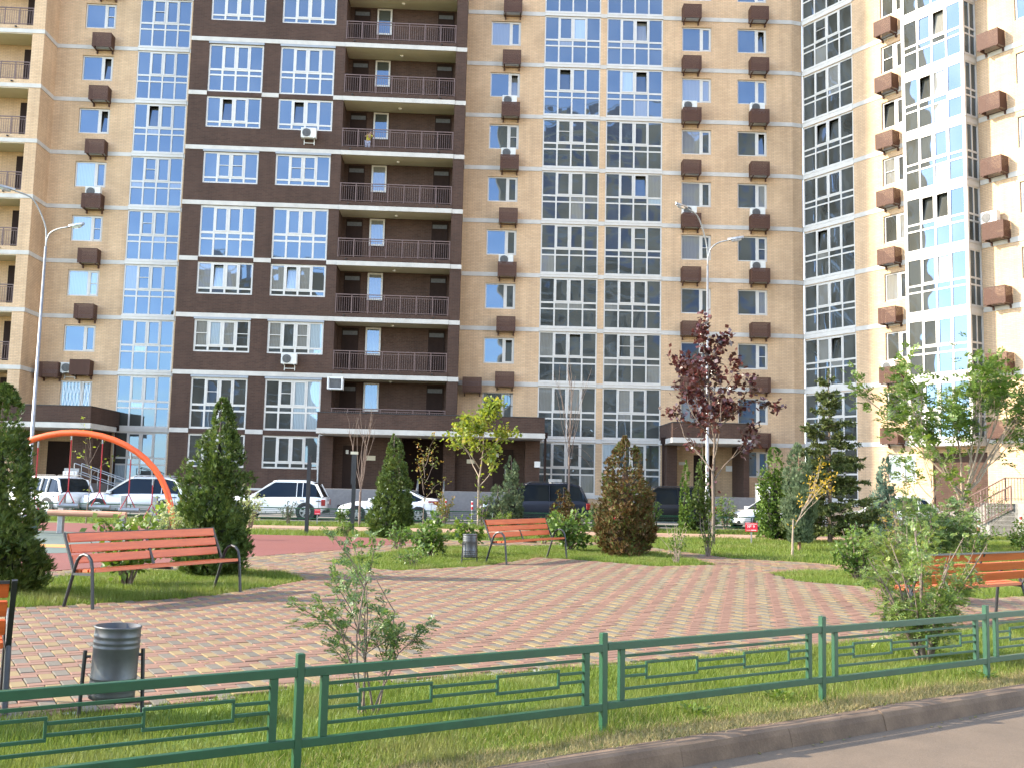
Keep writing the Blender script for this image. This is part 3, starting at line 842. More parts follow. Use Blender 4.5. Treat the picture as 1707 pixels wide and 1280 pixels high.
for k in range(-1, 9):
    for j, x in enumerate((0.97, 4.77)):
        kk, z0 = KIND[k], B(k)
        if kk in ('tall', 'tallroll'):
            rows = TALL_ROWS if kk == 'tall' else [(0.10, 0.90), (0.99, 1.19), (1.30, 2.56)]
            window(SB, x, z0 - 0.02, 0.05, 2.90, 2.78 if kk == 'tall' else 2.66, CW, rows, sash=((1, 2), (2, 2)), screens=[(1, 2)] if k == 0 else [], pale=0.0, blind=0.0,
                   mats={(c, r): 'glass3' for c in (2, 3) for r in (0, 1, 2)} if (k == 0 and j == 1) else None)
            sp = MB().box(x, x + 2.90, 0.06, 0.13, z0 - 0.31, z0 - 0.025)
            for c in equal_cols(2.90, 4, 0.09, 0.10):
                sp.box(c[0], c[1], 0.05, 0.058, z0 - 0.27, z0 - 0.06)
            hull(SB, 'spandrel_panel', sp, 'pvc')
        else:
            zz = 1.02 if kk == 'short' else 0.97
            op = [(1, 1)] if (k, j) in ((5, 0), (5, 1), (2, 0), (2, 1)) else []
            sc = [(1, 1), (2, 1)] if k == 4 else ([(0, 1), (3, 1)] if (k, j) == (1, 0) else [(0, 1), (2, 1)] if k == 1 else [])
            mm = {(1, 1): 'glass3'} if k == 2 else ({(3, 1): 'glass3', (3, 0): 'glass3'} if (k, j) == (1, 1) else {})
            if k in (1, 2): mm.update({(0, 1): 'glass2', (2, 1): 'glass2'})
            window(SB, x, z0 + zz, 0.05, 2.90, 1.70, CW, SHORT_ROWS, sash=((1, 1), (2, 1)), opened=op, screens=sc, mats=mm, pale=0.05, blind=0.02)
        if kk.endswith('roll'):
            zt = z0 + (2.64 if kk == 'tallroll' else 2.67)
            hull(SB, 'roller_box', MB().box(x - 0.02, x + 2.92, -0.05, 0.10, zt + 0.003, zt + 0.115), 'roller')
# canopy over the wide entrance and what stands beneath it
cn = ob('entrance_canopy', MB().box(7.95, 19.17, -3.05, -0.04, 3.98, 4.225).mesh('entrance_canopy', MT['band']), SB)
ob('parapet', MB().box(7.98, 19.14, -3.02, -0.04, 4.23, 4.99).mesh('parapet', MT['brown']), cn)
ob('coping', MB().box(7.96, 19.16, -3.04, -0.04, 4.992, 5.03).mesh('coping', MT['trim']), cn)
gw = MB()
wall(gw, None, 7.98, 19.12, 0.0, 4.22, -0.06, [(11.95, 14.12, 0.9, 3.96)], depth=1.4)
gw.face([(19.12, -0.06, 0), (19.12, 1.7, 0), (19.12, 1.7, 4.22), (19.12, -0.06, 4.22)])
gw.face([(7.98, 0.0, 0), (7.98, -0.06, 0), (7.98, -0.06, 4.22), (7.98, 0.0, 4.22)])
gw.box(7.98, 8.5, -0.75, -0.062, 1.3, 3.96).box(18.35, 19.10, -0.75, -0.062, 1.3, 3.96).box(14.13, 14.75, -0.35, -0.062, 1.3, 3.96)
gw.box(WB_, 19.1, 1.0, 1.69, 3.96, 4.3)
hull(SB, 'ground_floor_wall', gw, 'brown')
hull(SB, 'passage', MB().face([(11.95, 1.35, 0.9), (14.12, 1.35, 0.9), (14.12, 1.35, 3.96), (11.95, 1.35, 3.96)]), 'door')
for x in (8.95, 16.72):
    d = ob('entrance_door', MB().box(0, 1.05, -0.05, 0.0, 0, 2.2).mesh('entrance_door', MT['door']), SB, (x, -0.065, 1.31))
    ob('handle', MB().box(0.62, 0.66, -0.10, -0.055, 0.75, 1.25).mesh('handle', MT['galv']), d)
    ob('door_notice', MB().box(0.14, 0.28, -0.056, -0.051, 1.78, 1.98).mesh('door_notice', MT['ac']), d)
hull(SB, 'notice_board', MB().box(10.15, 10.62, -0.10, -0.062, 2.78, 3.02), 'plaster')
hull(SB, 'notice_board', MB().box(15.35, 15.75, -0.10, -0.062, 2.74, 2.95), 'plaster')
hull(SB, 'intercom_box', MB().box(18.82, 19.12, -0.90, -0.755, 2.60, 2.90), 'white')
hull(SB, 'downpipe', MB().tube([(19.22, -2.6, 4.15), (19.22, -2.6, 1.0)], 0.06, 8).box(19.12, 19.33, -2.7, -2.48, 4.02, 4.30), 'door')
hull(SB, 'downpipe', MB().tube([(7.86, -1.2, 3.97), (7.86, -1.2, 1.3)], 0.05, 8), 'galv')
hull(SB, 'porch', MB().box(7.9, 12.9, -4.6, -0.07, -0.02, 1.3).box(14.3, 19.2, -4.6, -0.07, -0.02, 1.3).box(12.9, 14.3, -1.9, -0.07, -0.02, 0.9), 'granite')
st = MB()
for i in range(6): st.box(12.91, 14.29, -4.6 + i * 0.36, -1.91, -0.01 + i * 0.15 + 0.003 * i, 0.14 + i * 0.15)
hull(SB, 'step', st, 'conc')
hr = MB()
for x in (12.95, 14.25):
    hr.tube([(x, -4.7, 0.9), (x, -2.0, 1.85), (x, -0.6, 1.9)], 0.028, 6)
    for y, z in ((-4.7, 0.9), (-3.4, 1.36), (-2.0, 1.85)): hr.tube([(x, y, 0.0), (x, y, z)], 0.02, 6)
hull(SB, 'handrail', hr, 'galv')
for dx in (0.0,):
    hull(SB, 'plinth_cladding', MB().box(0, 7.9, -0.05, 0.0, 0, 1.12), 'brown')

# ------------------------------------------------------------------ middle beige section
OM = Fp(-2.86, -1.7); YM = YAW - 0.0226
SM = thing('apartment_building', 'beige brick section right of the dark brown block with two white glazings', 'building', tuple(OM), YM)
wm, rm = MB(), MB()
holes = []
for k in range(-1, 15):
    z = B(k)
    if k >= 0: holes += [(1.35, 3.01, z + 0.98, z + 2.40)]
    holes += [(4.35, 7.52, z + 0.05, z + 2.81), (7.87, 11.04, z + 0.05, z + 2.81)]
    if k >= 0: holes.append((12.13, 13.79, z + 1.0, z + 2.42))
    holes.append((15.27, 16.93, z + (1.0 if k >= 0 else 1.14), z + (2.42 if k >= 0 else 2.52)))
wall(wm, rm, 0, 18.37, 0, TOP, 0.0, holes)
wm.face([(18.37, 0, 0), (18.99, 0.16, 0), (18.99, 0.16, TOP), (18.37, 0, TOP)])
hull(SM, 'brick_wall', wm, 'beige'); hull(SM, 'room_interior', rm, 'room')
rear(SM, 0.02, 18.3, 1.2)
for k in range(-1, 16):
    z = B(k)
    mb = MB()
    bands(SM, *[(a, b, -0.03, 0, z - 0.23, z) for a, b in ((0, 4.35), (7.52, 7.87), (11.04, 18.36))])
    mb.rings([[(18.362, -0.03, z - 0.23), (18.362, 0, z - 0.23), (18.362, 0, z), (18.362, -0.03, z)], [(18.97, 0.128, z - 0.23), (18.97, 0.158, z - 0.23), (18.97, 0.158, z), (18.97, 0.128, z)]])
    hull(SM, 'concrete_band', mb, 'band')
    for a in (4.35, 7.87):
        hull(SM, 'spandrel_panel', MB().box(a, a + 3.17, -0.045, 0.0, z - 0.185, z + 0.045).box(a, a + 3.17, -0.06, 0.0, z - 0.04, z - 0.02), 'pvc')
C4 = equal_cols(3.17, 4)
for k in range(-1, 9):
    z = B(k)
    if k >= 0:
        window(SM, 1.35, z + 0.98, 0.08, screens=[(1, 0)] if k == 5 else [], opened=[(1, 0)] if k in (1, 6) else [], mats={(0, 0): 'glass2' if k == 7 else 'glass'}, **SMALL)
        window(SM, 12.13, z + 1.0, 0.08, screens=[(1, 0)] if k == 3 else [], mats={(0, 0): 'glass2' if k in (6, 5, 4, 3, 0) else 'glass', (1, 0): 'glass2' if k == 6 else 'glass'}, **SMALL)
        basket(SM, 2.52, z - 0.32 if k else z - 0.30, 0); 
        basket(SM, 12.60, z - 0.30, 0) if k > 0 else None
        basket(SM, 16.40, z - 0.28, 0)
    window(SM, 15.27, z + (1.0 if k >= 0 else 1.14), 0.08, screens=[(1, 0)] if k in (3, 1) else [], opened=[(1, 0)] if k in (7, 5) else [], mats={(0, 0): 'glass'}, **SMALL)
    window(SM, 4.35, z + 0.05, 0.02, 3.17, 2.76, C4, GLZ_ROWS, sash=((1, 2), (2, 2)), screens=[(1, 2)] if k == 5 else [], opened=[(1, 2)] if k == 6 else [(2, 2)] if k == 1 else [], pale=0.08, blind=0.02)
    window(SM, 7.87, z + 0.05, 0.02, 3.17, 2.76, C4, GLZ_ROWS, sash=((1, 2), (2, 2)), screens=[(1, 2), (2, 2)] if k == 1 else [(2, 2)] if k == 3 else [], opened=[(2, 2)] if k in (7, 6, 4) else [], pale=0.08, blind=0.02)
basket(SM, 0.78, B(1) + 0.02 - 0.68, 0)
gr = MB()
for i in range(9): gr.box(0.08 + i * 0.18, 0.10 + i * 0.18, -0.01, 0.01, 0.03, 1.39)
for z in (0.04, 0.7, 1.36): gr.box(0, 1.66, -0.008, 0.012, z - 0.012, z + 0.012)
hull(SM, 'window_grille', gr, 'trim', loc=(1.35, 0.04, B(0) + 0.98))
cn = ob('entrance_canopy', MB().box(10.95, 15.0, -3.9, -0.032, 3.97, 4.225).mesh('entrance_canopy', MT['band']), SM)
ob('parapet', MB().box(10.98, 14.97, -3.87, -0.032, 4.23, 4.98).mesh('parapet', MT['brown']), cn)
ob('coping', MB().box(10.96, 14.99, -3.89, -0.032, 4.982, 5.02).mesh('coping', MT['trim']), cn)
hull(SM, 'downpipe', MB().tube([(10.86, -1.9, 4.1), (10.86, -1.9, 0.6)], 0.07, 8).box(10.74, 10.97, -2.0, -1.78, 3.98, 4.32), 'door')
hull(SM, 'entrance_pier', MB().box(11.25, 11.8, -0.8, -0.002, 1.3, 3.965), 'brown')
hull(SM, 'entrance_pier', MB().box(14.95, 15.25, -2.4, -0.002, 1.3, 3.965), 'brown')
hull(SM, 'entrance_door', MB().box(12.85, 14.0, -0.06, -0.002, 1.3, 3.5), 'door')
hull(SM, 'house_number_plate', MB().box(12.05, 12.5, -0.03, -0.002, 2.95, 3.12), 'ac')
hull(SM, 'intercom_box', MB().box(14.6, 14.92, -0.12, -0.002, 2.66, 2.96), 'white')
hull(SM, 'porch', MB().box(11.0, 15.6, -4.6, -0.002, -0.02, 1.3), 'granite')
hr = MB()
for y in (-4.5, -3.6):
    for dz in (0.5, 0.92): hr.tube([(15.65, y, 1.25 + dz), (17.9, y, 0.05 + dz)], 0.028, 6)
    for i in range(4): hr.tube([(15.65 + i * 0.72, y, 1.25 - i * 0.385), (15.65 + i * 0.72, y, 2.15 - i * 0.385)], 0.02, 6)
hull(SM, 'handrail', hr, 'galv')

# ------------------------------------------------------------------ right wing
YW = R(-58.0)
SW = thing('apartment_building', 'sunlit beige brick wing at right angle, with a projecting white glazed bay', 'building', (16.05, 53.9, 0), YW)
ww, rm = MB(), MB()
holes = []
for k in range(-1, 15):
    z = B(k)
    holes += [(0.0, 3.43, z + 0.05, z + 2.70)]
    holes += [(5.22, 6.85, z + (1.05 if k >= 0 else 0.98), z + (2.47 if k >= 0 else 2.40))]
    if k >= 0: holes.append((12.45, 14.08, z + 1.05, z + 2.47))
holes.append((7.75, 10.55, 0.9, 3.62))
wall(ww, rm, 0, 27, 0, TOP, 0.0, [h for h in holes if h[0] != 7.75] + [(7.75, 10.55, 0.9, 3.62)], rdep=0.55)
hull(SW, 'brick_wall', ww, 'beige'); hull(SW, 'room_interior', rm, 'room')
rear(SW, 1.5, 27, 1.4)
hull(SW, 'entrance_recess', MB().box(7.76, 10.54, 0.10, 0.5, 0.9, 3.61), 'brown')
CG = equal_cols(3.43, 4)
C3 = equal_cols(3.15, 4, 0.06, 0.085); C2 = equal_cols(0.86, 2, 0.05, 0.07)
HALF = dict(w=1.63, h=1.42, cols=[(0.08, 0.72), (0.88, 1.55)], rows=[(0.07, 1.35)], sash=((1, 0),))
for k in range(-1, 16):
    z = B(k)
    bands(SW, (3.43, 7.16 if k >= 0 else 7.7, -0.03, 0, z - 0.23, z), (10.57, 27, -0.03, 0, z - 0.23, z))
    hull(SW, 'spandrel_panel', MB().box(0, 3.43, -0.045, 0.0, z - 0.28, z + 0.045).box(0, 3.43, -0.06, 0.0, z - 0.04, z - 0.02), 'pvc')
    if k >= 0:
        sp = MB().box(7.18, 10.53, -1.0, -0.002, z - 0.33, z + 0.03).box(7.16, 10.55, -1.02, -0.002, z - 0.05, z - 0.03)
        hull(SW, 'bay_spandrel', sp, 'pvc')
        if k < 15:
            for bx in ((7.18, 7.28, -1.0, -0.9), (10.43, 10.53, -1.0, -0.9), (7.18, 7.24, -0.05, -0.002), (10.47, 10.53, -0.05, -0.002)):
                hull(SW, 'corner_post', MB().box(*bx, z + 0.031, z + 2.669), 'pvc')
hull(SW, 'bay_back_wall', MB().box(7.3, 10.4, -0.30, -0.25, B(0), TOP), 'room')
for k in range(-1, 10):
    z = B(k)
    window(SW, 0, z + 0.05, 0.02, 3.43, 2.65, CG, [(0.07, 0.96), (1.04, 1.28), (1.37, 2.58)], sash=((1, 2), (2, 2)), screens=[(1, 2)] if k == 7 else [], opened=[(2, 2)] if k == 1 else [(1, 2), (2, 2)] if k == 5 else [(1, 2)] if k == 3 else [], pale=0.10, blind=0.0)
    window(SW, 5.22, z + (1.05 if k >= 0 else 0.98), 0.08, mats={(0, 0): 'glass3', (1, 0): 'glass3'} if k == -1 else None, opened=[(0, 0)] if k == 5 else [], screens=[(0, 0)] if k in (4, 6) else [], pale=0.4, **HALF)
    if k >= 0:
        window(SW, 7.28, z + 0.03, -0.99, 3.15, 2.64, C3, [(0.06, 0.94), (1.02, 1.26), (1.35, 2.57)], sash=((1, 2), (2, 2)),
               opened={7: [(1, 2), (2, 2)], 6: [(2, 2)], 3: [(1, 2), (2, 2)], 5: [(1, 2)]}.get(k, []), mats={(2, 2): 'glass2'} if k == 5 else None, pale=0.06, blind=0.04)
        window(SW, 10.515, z + 0.03, -0.90, 0.86, 2.64, C2, [(0.06, 0.94), (1.02, 1.26), (1.35, 2.57)], rot=math.pi / 2, pale=0.05, blind=0.0)
        window(SW, 7.195, z + 0.03, -0.04, 0.86, 2.64, C2, [(0.06, 0.94), (1.02, 1.26), (1.35, 2.57)], rot=-math.pi / 2, pale=0.05, blind=0.0)
        window(SW, 12.45, z + 1.05, 0.08, pale=0.1, blind=0.5, **HALF)
        basket(SW, 5.77, z - 0.14, 0); basket(SW, 11.47, z - 0.02, 0)
hull(SW, 'porch', MB().box(7.2, 11.0, -2.2, -0.002, -0.02, 0.9), 'conc')
rr = MB()
def stair_rail(mb, x0, z0, x1, z1, y):
    mb.tube([(x0, y, z0 + 0.95), (x1, y, z1 + 0.95)], 0.03, 6); mb.tube([(x0, y, z0 + 0.1), (x1, y, z1 + 0.1)], 0.02, 6)
    n = int(abs(x1 - x0) / 0.13)
    for i in range(n + 1):
        t = i / n
        w = 0.022 if i % 8 == 0 else 0.010
        mb.box(x0 + (x1 - x0) * t - w, x0 + (x1 - x0) * t + w, y - w, y + w, z0 + (z1 - z0) * t, z0 + (z1 - z0) * t + 0.94)
stair_rail(rr, 11.0, 0.35, 13.2, 1.45, -3.0); stair_rail(rr, 13.2, 1.45, 17.0, 1.45, -3.0); stair_rail(rr, 12.2, 0.0, 14.4, 1.1, -4.6); stair_rail(rr, 8.4, 0.15, 11.0, 0.25, -3.0)
hull(SW, 'stair_railing', rr, 'rail')
st = MB()
for i in range(8): st.box(11.0 + i * 0.29, 14.6, -4.5, -3.1, i * 0.17 + 0.002 * i, 0.168 + i * 0.17)
hull(SW, 'step', st, 'conc')
hull(SW, 'stair_landing', MB().box(13.4, 27, -4.5, -0.004, -0.02, 1.36), 'conc')

# ------------------------------------------------------------------ blocks across the street (seen in the window reflections)
def far_block(label, x0, x1, y0, h, cols):
    r = thing('apartment_building', label, 'building', ((x0 + x1) / 2, y0, 0), math.pi)
    w = (x1 - x0) / 2
    MB().box(-w, w, 0.02, 14, 0, h).ob('brick_wall', MT[cols], r)
    b, g, pf = MB(), MB(), MB()
    nf = int(h / 3)
    for k in range(nf):
        z = 1.2 + 3 * k
        b.box(-w, w, -0.03, 0.015, z + 2.75, z + 2.98)
        x = -w + 1.2
        i = 0
        while x + 3.4 < w:
            ww_ = 3.1 if i % 3 == 0 else 1.6
            zz = z + 0.1 if i % 3 == 0 else z + 0.95
            g.box(x + 0.07, x + ww_ - 0.07, -0.01, 0.015, zz + 0.07, z + 2.43)
            pf.box(x, x + ww_, -0.02, -0.012, zz, zz + 0.07).box(x, x + ww_, -0.02, -0.012, z + 2.43, z + 2.5).box(x, x + 0.07, -0.02, -0.012, zz + 0.07, z + 2.43).box(x + ww_ - 0.07, x + ww_, -0.02, -0.012, zz + 0.07, z + 2.43).box(x + ww_ / 2 - 0.04, x + ww_ / 2 + 0.04, -0.02, -0.012, zz + 0.07, z + 2.43)
            x += ww_ + 1.5; i += 1
    b.ob('concrete_band', MT['band'], r); g.ob('window_glass', MT['glass'], r); pf.ob('window_frame', MT['pvc'], r)
far_block('beige tower block across the street, mirrored in the middle windows', 2.0, 66.0, -38.0, 57.0, 'beige')
far_block('lower brown block across the street, mirrored in the left windows', -41.0, -22.0, -46.0, 33.0, 'brown')

# ------------------------------------------------------------------ air conditioners
def make_ac():
    mb = MB().box(-0.40, 0.40, -0.32, -0.02, 0.06, 0.60)
    case = mb.mesh('casing', MT['ac'], bevel=0.015)
    f = MB()
    f.xf(Matrix.Identity(4))
    s = len(f.v)
    f.lathe([(0.225, 0.0), (0.225, 0.012), (0.19, 0.016), (0.05, 0.018), (0.0, 0.02)], 20)
    f.xf(Matrix.Translation((-0.11, -0.322, 0.33)) @ Matrix.Rotation(R(90), 4, 'X'), s)
    for i in range(7): f.box(-0.33, 0.11, -0.352, -0.346, 0.14 + i * 0.062, 0.148 + i * 0.062)
    fan = f.mesh('fan_grille', MT['acdark'])
    br = MB()
    for x in (-0.28, 0.25): br.box(x, x + 0.04, -0.36, 0.0, 0.02, 0.055).box(x, x + 0.04, -0.03, 0.0, -0.25, 0.02)
    return case, fan, br.box(-0.24, 0.25, -0.03, -0.005, -0.16, -0.13).mesh('bracket', MT['ac'])
AC = make_ac()
def ac_unit(base, x, y, z, label, brackets=False):
    M = base.matrix_basis
    p = M @ Vector((x, y, z))
    t = thing('air_conditioner', label, 'air conditioner', tuple(p), base.rotation_euler.z, 'air conditioners on the facade')
    ob('casing', AC[0], t); ob('fan_grille', AC[1], t)
    if brackets: ob('bracket', AC[2], t)
for o in (SA, SB, SM, SW): o.matrix_basis = Matrix.Translation(o.location) @ Matrix.Rotation(o.rotation_euler.z, 4, 'Z')
ac_unit(SA, 2.70, 1.52, B(8) + 0.28, 'pale air conditioner rising above the topmost visible basket in the far left window column')
ac_unit(SA, 2.60, 1.52, B(4) + 0.28, 'white air conditioner in a brown basket behind the head of the left street lamp')
ac_unit(SA, 1.90, 1.62, B(1) - 0.25, 'dirty grey air conditioner half beside its basket, lowest in the left window column', True)
ac_unit(SB, 6.5, -0.04, B(5) + 0.45, 'white air conditioner fixed to the dark brown wall under an upper right window', True)
ac_unit(SB, 6.0, -0.04, B(1) + 0.34, 'white air conditioner fixed to the dark brown wall low under the right window pair', True)
for k, lab in ((6, 'white air conditioner above a basket just right of the dark brown block, highest of three'),
               (5, 'white air conditioner above a basket just right of the dark brown block, middle of three'),
               (3, 'white air conditioner above a basket just right of the dark brown block, lowest of three')):
    ac_unit(SM, 2.45, -0.14, B(k) + 0.30, lab)
for x, k, lab in ((12.5, 6, 'white air conditioner in the second column from the corner, upper one'),
                  (12.5, 4, 'white air conditioner in the basket behind the left lamp head of the right street lamp'),
                  (16.3, 6, 'white air conditioner in the column next to the corner, highest of three'),
                  (16.3, 4, 'white air conditioner in the column next to the corner, middle of three'),
                  (16.3, 3, 'white air conditioner in the column next to the corner, lowest of three')):
    ac_unit(SM, x, -0.14, B(k) + 0.32, lab)
ac_unit(SW, 5.70, -0.14, B(1) + 0.36, 'white air conditioner on the lowest sunlit basket left of the glazed bay')
ac_unit(SW, 11.2, -0.14, B(3) + 0.72, 'white air conditioner standing high on a basket right of the glazed bay')
t = thing('air_conditioner_cage', 'small white open metal cage at the left end of the lowest balcony', 'cage', tuple(SB.matrix_basis @ Vector((8.45, -0.10, B(1) - 0.86))), YAW)
mb = MB()
for x in (-0.36, 0.36):
    for y in (-0.5, 0.05): mb.box(x - 0.03, x + 0.03, y - 0.03, y + 0.03, 0, 0.62)
for z in (0.03, 0.60):
    for y in (-0.5, 0.05): mb.box(-0.33, 0.33, y - 0.028, y + 0.028, z - 0.025, z + 0.025)
    for x in (-0.36, 0.36): mb.box(x - 0.028, x + 0.028, -0.47, 0.02, z - 0.025, z + 0.025)
mb.ob('cage_frame', MT['white'], t)
ob('casing', MB().box(-0.30, 0.30, -0.40, 0.0, 0.06, 0.55).mesh('casing', MT['acdark']), t)

# ------------------------------------------------------------------ wheelchair lift covers beside the entrances
def lift(p, rz, label):
    t = thing('wheelchair_lift', label, 'wheelchair lift', tuple(p), rz, 'wheelchair lifts at the entrances')
    mb = MB()
    for i in range(5): mb.box(-0.30 + i * 0.125, -0.30 + i * 0.125 + 0.105, -0.17 - 0.02 * (i % 2), 0.17, 0.9, 1.85)
    mb.ob('folded_platform', MT['white'], t, bevel=0.01)
    MB().box(-0.32, 0.34, 0.175, 0.24, 0.8, 2.0).ob('carriage', MT['galv'], t)
    MB().box(-0.05, 0.05, 0.18, 0.28, 0.0, 0.795).ob('post', MT['galv'], t)
lift(Fp(11.9, 4.9), YAW + 0.3, 'white folded wheelchair lift beside the right entrance, above the white car bonnet')
lift(Fp(2.05, 4.0), YAW + 0.2, 'white folded wheelchair lift at the wide entrance, behind the dark blue car')
lift(Fp(-20.9, 4.0), YAW + 0.2, 'white folded wheelchair lift at the left entrance under the orange arch')

# ------------------------------------------------------------------ low green fence in front
def make_fence_parts(L):
    """one panel along +x, between two posts"""
    out = []
    g = 0.045
    def bar(name, x0, x1, z0, z1, t=0.02): out.append((name, MB().box(x0, x1, -t / 2, t / 2, z0, z1).mesh(name, MT['green'], bevel=0.0025)))
    bar('top_rail', 0.021, L - 0.021, 0.528, 0.577, 0.042); bar('bottom_rail', 0.021, L - 0.021, 0.146, 0.192, 0.042)
    bar('upright', 0.125, 0.168, 0.1925, 0.5275, 0.034); bar('upright', L - 0.168, L - 0.125, 0.1925, 0.5275, 0.034)
    a, b = 0.169, L - 0.169
    bar('thin_bar', a, b, 0.472, 0.490, 0.018); bar('thin_bar', a, b, 0.256, 0.274, 0.018)
    W = b - a
    X = [a, a + 0.11 * W, a + 0.37 * W, a + 0.63 * W, a + 0.89 * W, b]
    for i in range(5):
        box_ = i % 2 == 1
        z1, z0 = (0.436, 0.315) if box_ else (0.412, 0.338)
        p, q = X[i], X[i + 1]
        e0 = 0.008 if (not box_ and i > 0) else -0.008 if box_ else 0
        e1 = 0.008 if (not box_ and i < 4) else -0.008 if box_ else 0
        bar('key_bar', p + e0, q - e1, z1 - 0.018, z1, 0.018); bar('key_bar', p + e0, q - e1, z0, z0 + 0.018, 0.018)
    for x in X[1:-1]: bar('key_post', x - 0.0078, x + 0.0078, 0.3335, 0.4175, 0.0175)
    return out
FD = Vector((0.853, 0.5215, 0)).normalized()
F0 = Vector((0.652, 6.742, -0.005)); FL = 2.105
fence = thing('metal_fence', 'low green metal fence with a key pattern along the front lawn', 'fence', tuple(F0 + FD * (-3 * FL)), math.atan2(FD.y, FD.x))
pp = make_fence_parts(FL)
post = MB().box(-0.022, 0.022, -0.022, 0.022, -0.25, 0.65).mesh('post', MT['green'], bevel=0.003)
rf = random.Random(4)
for i in range(0, 8):
    ob('post', post, fence, (i * FL, 0, rf.uniform(-0.004, 0.006)), (rf.uniform(-0.008, 0.008), rf.uniform(-0.006, 0.006), 0))
    if i < 7:
        dz = rf.uniform(-0.004, 0.004)
        for nme, me in pp: ob(nme, me, fence, (i * FL, 0, dz))

# low green fence along the car park
def far_fence(p, L, n, label):
    t = thing('metal_fence', label, 'fence', tuple(p), YAW, 'low green fences along the car park')
    po = MB().box(-0.02, 0.02, -0.02, 0.02, -0.1, 0.62).mesh('post', MT['green'])
    w = L / n
    tr = MB().box(0.021, w - 0.021, -0.018, 0.018, 0.53, 0.575).mesh('top_rail', MT['green'])
    br = MB().box(0.021, w - 0.021, -0.018, 0.018, 0.14, 0.185).mesh('bottom_rail', MT['green'])
    ky = MB()
    for x in (0.14, w - 0.17): ky.box(x, x + 0.03, -0.012, 0.012, 0.186, 0.529)
    for z in (0.26, 0.33, 0.41, 0.48): ky.box(0.171, w - 0.171, -0.008, 0.008, z - 0.007, z + 0.007)
    for k in range(1, 5): ky.box(w * k / 5 - 0.009, w * k / 5 + 0.009, -0.007, 0.007, 0.338, 0.402)
    km = ky.mesh('key_bars', MT['green'])
    for i in range(n + 1): ob('post', po, t, (i * w, 0, 0))
    for i in range(n):
        for nm, me in (('top_rail', tr), ('bottom_rail', br), ('key_bars', km)): ob(nm, me, t, (i * w, 0, 0))
far_fence(Fp(-22.0, 11.6), 31.5, 15, 'low green fence along the car park in front of the white cars')
far_fence(Fp(12.2, 11.6), 16.8, 8, 'low green fence along the car park to the right of the street lamp')

# ------------------------------------------------------------------ benches
BL = 2.50
def bench_parts():
    P = []
    def plank(name, y, z, w, th, tilt):
        me = MB().box(-BL / 2, BL / 2, -w / 2, w / 2, -th / 2, th / 2).mesh(name, MT['wood'], bevel=0.006, seg=2)
        P.append((name, me, (0, y, z), (tilt, 0, 0)))
    for y, z in ((-0.225, 0.455), (-0.10, 0.448), (0.025, 0.44)):
        plank('seat_plank', y, z, 0.105, 0.040, R(-3))
    for i, (y, z) in enumerate(((0.150, 0.575), (0.196, 0.705), (0.242, 0.835))):
        plank('back_plank', y, z, 0.038, 0.108, R(-19))
    pts = [(0, -0.315, 0.0), (0, -0.285, 0.30), (0, -0.262, 0.50), (0, -0.235, 0.585), (0, -0.185, 0.635), (0, -0.115, 0.652), (0, -0.045, 0.630), (0, 0.005, 0.575), (0, 0.04, 0.49), (0, 0.10, 0.30), (0, 0.20, 0.0)]
    fr = MB().tube(pts, 0.021, 8)
    fr.beam((0, -0.28, 0.415), (0, 0.06, 0.405), 0.035, 0.03)
    fr.beam((0, 0.045, 0.40), (0, 0.285, 0.90), 0.035, 0.022, (0, 1, 0))
    frm = fr.mesh('leg_frame', MT['black'], smooth=False)
    for x in (-BL / 2 + 0.06 - 0.09, BL / 2 - 0.06 + 0.09): P.append(('leg_frame', frm, (x, 0, 0), (0, 0, 0)))
    mid = MB().beam((0, -0.27, 0.415), (0, 0.06, 0.405), 0.04, 0.03).beam((0, 0.045, 0.40), (0, 0.285, 0.90), 0.04, 0.015, (0, 1, 0)).mesh('middle_support', MT['black'])
    P.append(('middle_support', mid, (0, 0, 0), (0, 0, 0)))
    cap = MB().beam((-BL / 2 + 0.0, 0.286, 0.888), (BL / 2, 0.286, 0.888), 0.030, 0.02).mesh('back_rail', MT['black'])
    P.append(('back_rail', cap, (0, 0.002, 0.0), (0, 0, 0)))
    return P
BP = bench_parts()
def bench(p, rz, label):
    t = thing('park_bench', label, 'bench', (p[0], p[1], 0), rz, 'wooden benches round the paved plaza')
    for n_, me, loc, rot in BP: ob(n_, me, t, loc, rot)
# benches stand on their front and rear feet; the middle of the footprint is given
bench((-4.73, 13.55), R(62.5), 'orange slatted bench in front of the big-leaved shrub, nearest whole bench on the left')
bench((0.38, 21.85), R(58.0), 'orange slatted bench at the far edge of the plaza beside the small bin')
bench((5.93, 13.02), R(180 + 34.8), 'orange slatted bench seen from behind at the right edge')
bench((-4.575, 6.40), R(180 + 29), 'bench end at the left edge of the picture, seen from behind near the big bin')

